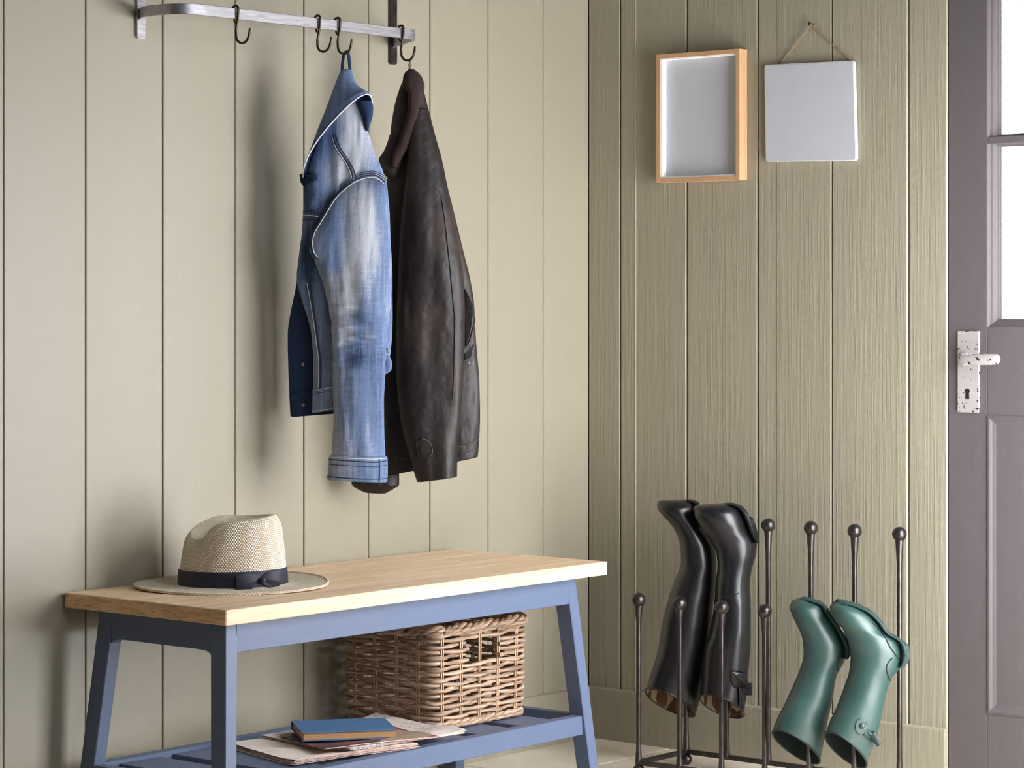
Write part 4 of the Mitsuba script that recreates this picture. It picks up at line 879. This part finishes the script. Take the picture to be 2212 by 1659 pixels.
put('zip_ring', trimesh.creation.torus(0.0042, 0.0010, 20, 8).apply_transform(T_ALIGN(BF, [(np.float64(0.1234),np.float64(-0.6039))][0], 0.016)), 'button_metal', WB)
TB = put('cuff_tab', ws.patch([(np.float64(0.0139),np.float64(-0.7579)),(np.float64(0.0278),np.float64(-0.7523)),(np.float64(0.038),np.float64(-0.7561)),(np.float64(0.0455),np.float64(-0.7672)),(np.float64(0.0473),np.float64(-0.7783)),(np.float64(0.0436),np.float64(-0.7876)),(np.float64(0.0343),np.float64(-0.7913)),(np.float64(0.0176),np.float64(-0.7895))], 0.003), 'waxed_brown', WS, smooth=40)
put('tab_edge', ws.line([(np.float64(0.0269),np.float64(-0.7523)),(np.float64(0.038),np.float64(-0.7561)),(np.float64(0.0455),np.float64(-0.7672)),(np.float64(0.0473),np.float64(-0.7783)),(np.float64(0.0436),np.float64(-0.7867))], 0.0011, out=0.003), 'seam_brown', TB)
c0 = [(np.float64(0.0306),np.float64(-0.7728))][0]
dsk = trimesh.creation.cylinder(0.0072, 0.003, sections=24).apply_transform(T_ALIGN(BF, c0, ws.front(np.array([c0[0]]), np.array([c0[1]]))[0] + 0.003))
put('snap_button', dsk, 'snap', TB)

# ---------------------------------------------------------------- framed board and hanging board
FR = thing('picture_frame', 'pale wooden box frame with a grey panel hung left of the hanging board', 'picture frame')
x0, x1, z0, z1, dp = 0.2135, 0.4372, 1.2545, 1.5382, 0.030
w = 0.0095
def stick(poly, ax):
    m = prism(poly, dp - 0.001)
    v = m.vertices.copy(); m.vertices = np.stack([v[:, 0], -dp + v[:, 2], v[:, 1]], 1)
    if m.volume < 0: m.invert()
    return m
e = 0.0002
for poly in ([(x0, z0), (x0 + w, z0 + w), (x0 + w, z1 - w), (x0, z1)], [(x1, z0), (x1, z1), (x1 - w, z1 - w), (x1 - w, z0 + w)], [(x0 + e, z1), (x0 + w, z1 - w - 0), (x1 - w, z1 - w), (x1 - e, z1)], [(x0 + e, z0), (x1 - e, z0), (x1 - w, z0 + w), (x0 + w, z0 + w)]):
    put('frame_side', stick(poly, 0), 'frame_wood', FR, smooth=False)
put('liner', ring(x0 + w, x1 - w, z0 + w, z1 - w, [(0.0, -dp + 0.003), (0.003, -dp + 0.003), (0.003, -0.006), (0.0, -0.006)]), 'liner_white', FR, smooth=False)
put('panel', cbox(x0 + w, x1 - w, -0.0095, -0.0055, z0 + w, z1 - w, 0), 'grey_card', FR, smooth=False, label='plain grey panel')
SG = thing('hanging_board', 'plain grey square board hanging from a nail by twine', 'sign board')
rw2 = np.random.default_rng(5)
cor = [(0.4925, 1.2925), (0.7215, 1.2865), (0.7150, 1.4975), (0.4890, 1.5010)]
poly = Polygon(cor).buffer(-0.007).buffer(0.007, quad_segs=6)
inner = poly.buffer(-0.0018)
m = prism(poly, 0.008)
v = m.vertices.copy(); m.vertices = np.stack([v[:, 0], -0.0112 + v[:, 2], v[:, 1]], 1)
if m.volume < 0: m.invert()
put('board_edge', m, 'sign_edge', SG, smooth=False, label='whitish worn edge')
m = prism(inner, 0.0012)
v = m.vertices.copy(); m.vertices = np.stack([v[:, 0], -0.0122 + v[:, 2], v[:, 1]], 1)
if m.volume < 0: m.invert()
put('board', m, 'sign_paint', SG, smooth=False)
nail = np.array([0.6075, -0.010, 1.5800])
def strand(p, q):
    a = resample([p, (np.array(p) + q) / 2 + np.array([0, 0, -0.0012]), q], 60)
    out = []
    for ph in (0, np.pi):
        s = np.linspace(0, 60, 60)
        out.append(tube(a + np.c_[0.0007 * np.cos(s + ph), 0.0007 * np.sin(s + ph), 0.0007 * np.cos(s + ph)], 0.0009, 6))
    return out
put('twine', cat(strand((0.5175, -0.003, 1.497), nail), strand(nail, (0.7085, -0.003, 1.494)), ball(nail + [0, -0.001, 0.0005], 0.0022, 1)), 'twine', SG)
NL = thing('nail', 'small dark nail in the boards from which the twine hangs', 'nail')
nl = lathe([(0, -0.012), (0.0012, -0.012), (0.0012, 0.016), (0.003, 0.0165), (0.003, 0.018), (0, 0.0185)], 16)
v = nl.vertices.copy(); nl.vertices = np.stack([0.6075 + v[:, 0], 0.001 - v[:, 2], 1.5818 + v[:, 1]], 1)
if nl.volume < 0: nl.invert()
scene[NL] = mikit.ply(nl, 'iron_hook', smooth=30)

# ---------------------------------------------------------------- boot rack
K2 = thing('boot_rack', 'dark steel boot rack of ball topped rods in two rows on ball feet', 'boot rack')
XS = [0.386 + 0.1055 * i for i in range(6)]
YF, YB, ZB = -0.3247, -0.1557, 0.030
for y in (YF, YB): put('base_bar', cbox(XS[0] - 0.006, XS[5] + 0.006, y - 0.005, y + 0.005, ZB - 0.006, ZB + 0.004, 0.0012), 'dark_steel', K2, smooth=False)
for x in (XS[0], XS[5]): put('base_bar', cbox(x - 0.005, x + 0.005, YF + 0.005, YB - 0.005, ZB - 0.006, ZB + 0.004, 0.0012), 'dark_steel', K2, smooth=False)
for x in (XS[0], XS[5]):
    for y in (YF, YB): put('ball_foot', ball((x, y, 0.0125), 0.0125), 'dark_steel', K2)
for y, top in ((YF, 0.3685), (YB, 0.5245)):
    for x in XS:
        rod = tube(np.c_[np.full(30, x), np.full(30, y), np.linspace(ZB - 0.002, top - 0.012, 30)], np.r_[np.linspace(0.0075, 0.0053, 4), np.full(22, 0.0053), np.linspace(0.0053, 0.0085, 4)], 16)
        k = put('rod', rod, 'dark_steel', K2, smooth=40)
        put('ball', ball((x, y, top), 0.0147), 'dark_steel', k)

# ---------------------------------------------------------------- boots upside down on the rods
def rubber(c0, c1, sp):
    return lambda p, n, uv: mix(c0, c1, fbm(p.x * 25, p.y * 25, p.z * 25)) * (0.97 + 0.05 * noise(p.x * 600, p.y * 600, p.z * 600))
bsdf('rubber_green', rubber(lin(34, 60, 55), lin(46, 75, 70), 1), 0.40, spec=0.75)
bsdf('rubber_green_dark', lin(26, 44, 42), 0.5)
bsdf('sole_green', rubber(lin(28, 50, 46), lin(40, 64, 60), 3), 0.55, spec=0.4)
bsdf('rubber_black', rubber(lin(17, 17, 19), lin(25, 25, 28), 2), 0.3, spec=0.6)
bsdf('sole_black', lin(17, 16, 18), 0.6)
bsdf('lining_dark', lin(18, 32, 30), 0.9)
bsdf('lining_beige', lambda p, n, uv: mix(lin(178, 160, 130), mix(lin(120, 84, 60), lin(58, 50, 40), noise(p.x * 90, p.y * 90, p.z * 30)), smoothstep(0.5, 0.56, noise(p.x * 75, p.y * 75, p.z * 28 + 5))), 0.9)
def outset(secs, i0, i1, inn, outs, tscale):
    """A strip on the heel side (second end) of the sections i0..i1: from inn inside the skin to out beyond it."""
    r = []
    for i, q in enumerate(secs[i0:i1]):
        out = outs[min(i, len(outs) - 1)]
        q = tuple(q) + (0.0,) * (7 - len(q))
        d = np.array([q[2] - q[0], q[3] - q[1]]); d /= np.linalg.norm(d) + 1e-9
        r.append((q[2] - d[0] * inn, q[3] - d[1] * inn, q[2] + d[0] * out, q[3] + d[1] * out, q[4], q[5] * tscale, q[6] * 0))
    return r
def boot(name, label, frame, secs, mat, solemat, lining, sole_from, foot_grow, strap=None, seams=(), rim=0.0022, e=1.0):
    t = thing(name, label, 'boot', 'boots upside down on the rack')
    sk = Skin(frame, secs, rows=150, m=90, e=e, cap=(False, True), fold=folds(hash_(name, label), 0.0022, 18, 10, 0.0))
    u = put('upper', sk.mesh, mat, t, smooth=True)
    si = Skin(frame, secs, rows=60, m=60, e=e, cap=(False, True), grow=-0.0028, span=(0.001, 0.5))
    put('lining', si.mesh, lining, t, smooth=True, label='inside of the shaft')
    d = frame.world(sk.a[0], sk.n[0], sk.z[0])
    put('rim', tube(d, rim, 8, closed=True), mat if lining == 'lining_beige' else 'rubber_green_dark', u, smooth=True)
    so = Skin(frame, outset(secs, sole_from, len(secs), 0.006, (0.0062,), 0.92), rows=90, m=40, e=0.55, fold=lambda a, z, g: (0.0010 * np.sign(np.sin((a + z) * 700)) * (np.cos(g) > 0.6), 0 * a))
    s = put('sole', so.mesh, solemat, t, smooth=40)
    hl = Skin(frame, outset(secs, sole_from - 1, sole_from + 2, 0.006, (0.0025, 0.0115, 0.0125), 0.82), rows=24, m=48, e=0.45)
    put('heel', hl.mesh, solemat, s, smooth=40)
    for pts, mt, r in seams: put('seam', sk.line(pts, r), mt, u)
    return t, u, sk
def hash_(a, b): return sum(map(ord, b)) % 97
GA, GB, BA, BB = (Frame(np.array(o)) for o in ([0.808, -0.3247, 0.3], [0.9135, -0.3247, 0.3], [0.386, -0.1557, 0.3], [0.4915, -0.1557, 0.3]))
S_ga = [(np.float64(-0.072),np.float64(-0.1615),np.float64(0.0217),np.float64(-0.2212),0,0.045,0.024),(np.float64(-0.0637),np.float64(-0.1367),np.float64(0.0272),np.float64(-0.1946),0,0.045,0.018),(np.float64(-0.0481),np.float64(-0.1064),np.float64(0.0364),np.float64(-0.144),0,0.044,0.01),(np.float64(-0.0325),np.float64(-0.0733),np.float64(0.0447),np.float64(-0.1064),0,0.042),(np.float64(-0.0169),np.float64(-0.0356),np.float64(0.0548),np.float64(-0.0512),0,0.04),(np.float64(-0.0104),np.float64(-0.009),np.float64(0.0723),np.float64(-0.0136),0,0.04),(np.float64(-0.0113),np.float64(0.0131),np.float64(0.0723),np.float64(0.0085),0,0.041),(np.float64(-0.0169),np.float64(0.0351),np.float64(0.0631),np.float64(0.0305),-0.002,0.042),(np.float64(-0.026),np.float64(0.0535),np.float64(0.0465),np.float64(0.059),-0.004,0.042),(np.float64(-0.0334),np.float64(0.071),np.float64(0.0346),np.float64(0.0765),-0.006,0.04),(np.float64(-0.0371),np.float64(0.082),np.float64(0.0254),np.float64(0.0912),-0.008,0.036),(np.float64(-0.0352),np.float64(0.0893),np.float64(0.007),np.float64(0.0976),-0.01,0.028),(np.float64(-0.0316),np.float64(0.0958),np.float64(-0.0113),np.float64(0.1022),-0.012,0.014)]
S_gb = [(np.float64(-0.0575),np.float64(-0.1548),np.float64(0.0241),np.float64(-0.2174),0,0.045,0.024),(np.float64(-0.0466),np.float64(-0.1285),np.float64(0.0296),np.float64(-0.2001),0,0.045,0.018),(np.float64(-0.0339),np.float64(-0.1004),np.float64(0.0432),np.float64(-0.1657),0,0.044,0.01),(np.float64(-0.0185),np.float64(-0.0605),np.float64(0.0559),np.float64(-0.1067),0,0.042),(np.float64(-0.0094),np.float64(-0.0305),np.float64(0.0695),np.float64(-0.0523),0,0.04),(np.float64(-0.0067),np.float64(-0.0015),np.float64(0.0894),np.float64(-0.0224),0,0.04),(np.float64(-0.0121),np.float64(0.0266),np.float64(0.0949),np.float64(0.0048),0,0.041),(np.float64(-0.0203),np.float64(0.0465),np.float64(0.0903),np.float64(0.0248),-0.002,0.042),(np.float64(-0.0339),np.float64(0.0629),np.float64(0.0604),np.float64(0.0465),-0.004,0.042),(np.float64(-0.0402),np.float64(0.071),np.float64(0.045),np.float64(0.0683),-0.006,0.041),(np.float64(-0.0448),np.float64(0.0801),np.float64(0.0241),np.float64(0.0873),-0.008,0.038),(np.float64(-0.0466),np.float64(0.0892),np.float64(-0.0067),np.float64(0.0991),-0.01,0.03),(np.float64(-0.0457),np.float64(0.0937),np.float64(-0.0339),np.float64(0.1037),-0.012,0.014)]
S_ba = [(np.float64(-0.0873),np.float64(-0.1411),np.float64(0.0196),np.float64(-0.1926),0,0.05,0.024),(np.float64(-0.0744),np.float64(-0.1005),np.float64(0.0365),np.float64(-0.1332),0,0.05,0.016),(np.float64(-0.0596),np.float64(-0.052),np.float64(0.0454),np.float64(-0.0718),0,0.05,0.007),(np.float64(-0.0497),np.float64(0.0093),np.float64(0.0533),np.float64(-0.0124),0,0.049),(np.float64(-0.0378),np.float64(0.0539),np.float64(0.0583),np.float64(0.046),0,0.047),(np.float64(-0.0229),np.float64(0.0985),np.float64(0.0632),np.float64(0.0876),0,0.044),(np.float64(-0.011),np.float64(0.1331),np.float64(0.0652),np.float64(0.1291),0,0.043),(np.float64(-0.013),np.float64(0.1687),np.float64(0.0622),np.float64(0.1628),0,0.043),(np.float64(-0.0219),np.float64(0.1975),np.float64(0.0474),np.float64(0.1955),0,0.044),(np.float64(-0.0378),np.float64(0.2202),np.float64(0.0335),np.float64(0.2163),0,0.044),(np.float64(-0.0546),np.float64(0.238),np.float64(0.0256),np.float64(0.2351),0,0.044),(np.float64(-0.0615),np.float64(0.2489),np.float64(0.0236),np.float64(0.2509),0,0.042),(np.float64(-0.0625),np.float64(0.2569),np.float64(0.0206),np.float64(0.2608),0,0.036),(np.float64(-0.0576),np.float64(0.2648),np.float64(0.0028),np.float64(0.2668),0,0.022)]
S_bb = [(np.float64(-0.0565),np.float64(-0.1446),np.float64(0.0364),np.float64(-0.1828),0,0.05,0.024),(np.float64(-0.0536),np.float64(-0.1026),np.float64(0.0442),np.float64(-0.1055),0,0.05,0.016),(np.float64(-0.0477),np.float64(-0.0429),np.float64(0.0501),np.float64(-0.0429),0,0.05,0.007),(np.float64(-0.035),np.float64(-0.0018),np.float64(0.0511),np.float64(-0.0018),0,0.049),(np.float64(-0.0262),np.float64(0.0539),np.float64(0.0511),np.float64(0.048),0,0.047),(np.float64(-0.0233),np.float64(0.095),np.float64(0.0491),np.float64(0.095),0,0.044),(np.float64(-0.0194),np.float64(0.1302),np.float64(0.053),np.float64(0.1243),0,0.043),(np.float64(-0.0213),np.float64(0.1566),np.float64(0.0628),np.float64(0.1615),0,0.044),(np.float64(-0.033),np.float64(0.1811),np.float64(0.0638),np.float64(0.184),0,0.046),(np.float64(-0.0477),np.float64(0.2026),np.float64(0.0501),np.float64(0.2094),0.004,0.048),(np.float64(-0.0624),np.float64(0.226),np.float64(0.0413),np.float64(0.2339),0.008,0.05),(np.float64(-0.0702),np.float64(0.2427),np.float64(0.0344),np.float64(0.2476),0.01,0.048),(np.float64(-0.0712),np.float64(0.2544),np.float64(0.0256),np.float64(0.2583),0.01,0.042),(np.float64(-0.0653),np.float64(0.2603),np.float64(0.0002),np.float64(0.2652),0.01,0.026)]
boot('black_boot', 'tall black rubber boot leaning left, left of the two black ones on the rack', BA, S_ba, 'rubber_black', 'sole_black', 'lining_beige', 10, 0)
tb, ub, skb = boot('black_boot', 'tall black rubber boot with a buckled strap, right of the two black ones', BB, S_bb, 'rubber_black', 'sole_black', 'lining_beige', 9, 0,
     seams=(([(np.float64(-0.0096),np.float64(0.0725)),(np.float64(0.0051),np.float64(0.0735)),(np.float64(0.0217),np.float64(0.0803))], 'sole_black', 0.0010),))
tab = skb.patch([(np.float64(0.0051),np.float64(-0.0859)),(np.float64(0.0119),np.float64(-0.0801)),(np.float64(0.0374),np.float64(-0.0879)),(np.float64(0.0432),np.float64(-0.1094)),(np.float64(0.0393),np.float64(-0.1172)),(np.float64(0.0119),np.float64(-0.1172)),(np.float64(0.0061),np.float64(-0.1055))], 0.0025)
ST = put('strap', tab, 'rubber_black', tb, smooth=40)
st2 = skb.patch([(np.float64(0.0217),np.float64(-0.1172)),(np.float64(0.0374),np.float64(-0.1192)),(np.float64(0.0403),np.float64(-0.1485)),(np.float64(0.0315),np.float64(-0.1661)),(np.float64(0.0237),np.float64(-0.1603))], 0.003)
put('strap_end', st2, 'rubber_black', ST, smooth=40)
put('buckle', cbox(-0.008, 0.008, -0.004, 0.004, -0.013, 0.013, 0.002).apply_transform(T_ALIGN(BB, [(np.float64(0.0452),np.float64(-0.126))][0], 0.010, flat=True)), 'sole_black', ST, smooth=40)
boot('green_boot', 'small green rubber boot without a strap, left of the two green ones', GA, S_ga, 'rubber_green', 'sole_green', 'lining_dark', 6, 0,
     seams=(([(np.float64(0.0429),np.float64(0.0636)),(np.float64(0.0511),np.float64(0.0425)),(np.float64(0.0539),np.float64(0.0177)),(np.float64(0.0622),np.float64(0.0057)),(np.float64(0.0741),np.float64(-0.0099))], 'rubber_green_dark', 0.0010), ([(np.float64(0.0566),np.float64(-0.0053)),(np.float64(0.0521),np.float64(-0.0218)),(np.float64(0.0557),np.float64(-0.0384))], 'rubber_green_dark', 0.0009)))
tg_, ug, skg = boot('green_boot', 'small green rubber boot with a buttoned strap, right of the two green ones', GB, S_gb, 'rubber_green', 'sole_green', 'lining_dark', 6, 0,
     seams=(([(np.float64(0.0314),np.float64(0.0674)),(np.float64(0.0513),np.float64(0.0474)),(np.float64(0.0649),np.float64(0.0202)),(np.float64(0.0786),np.float64(0.0021)),(np.float64(0.0894),np.float64(-0.016))], 'rubber_green_dark', 0.0012), ([(np.float64(0.0695),np.float64(-0.0015)),(np.float64(0.0577),np.float64(-0.0206)),(np.float64(0.0622),np.float64(-0.0369)),(np.float64(0.0695),np.float64(-0.0487))], 'rubber_green_dark', 0.0011)))
c0 = np.array([(np.float64(0.0078),np.float64(-0.1321))][0])
ST = put('strap', skg.patch([(np.float64(0.0151),np.float64(-0.1376)),(np.float64(0.0278),np.float64(-0.143)),(np.float64(0.0423),np.float64(-0.1575)),(np.float64(0.0387),np.float64(-0.1702)),(np.float64(0.0223),np.float64(-0.1575)),(np.float64(0.0133),np.float64(-0.1503))], 0.004), 'rubber_green', tg_, smooth=40)
rr = [(c0[0] + 0.0115 * math.cos(q), c0[1] + 0.0155 * math.sin(q) - 0.001) for q in np.linspace(0, 2 * np.pi, 28, endpoint=False)]
put('strap_base', skg.patch(rr, 0.0035), 'rubber_green', ST, smooth=40)
nb_ = skg.front(np.array([c0[0]]), np.array([c0[1]]))[0]
put('strap_button', ball((0, 0, 0), 0.006, 2).apply_transform(T_ALIGN(GB, c0 + [0.0015, 0.0005], nb_ + 0.003)), 'rubber_green', ST)
put('strap_end', Skin(GB, [(np.float64(0.0241),np.float64(-0.1521),np.float64(0.035),np.float64(-0.143),0.034,0.003),(np.float64(0.0314),np.float64(-0.1629),np.float64(0.0405),np.float64(-0.1539),0.037,0.003),(np.float64(0.0396),np.float64(-0.1738),np.float64(0.0459),np.float64(-0.1666),0.04,0.003)], rows=12, m=20).mesh, 'rubber_green_dark', ST, smooth=True)
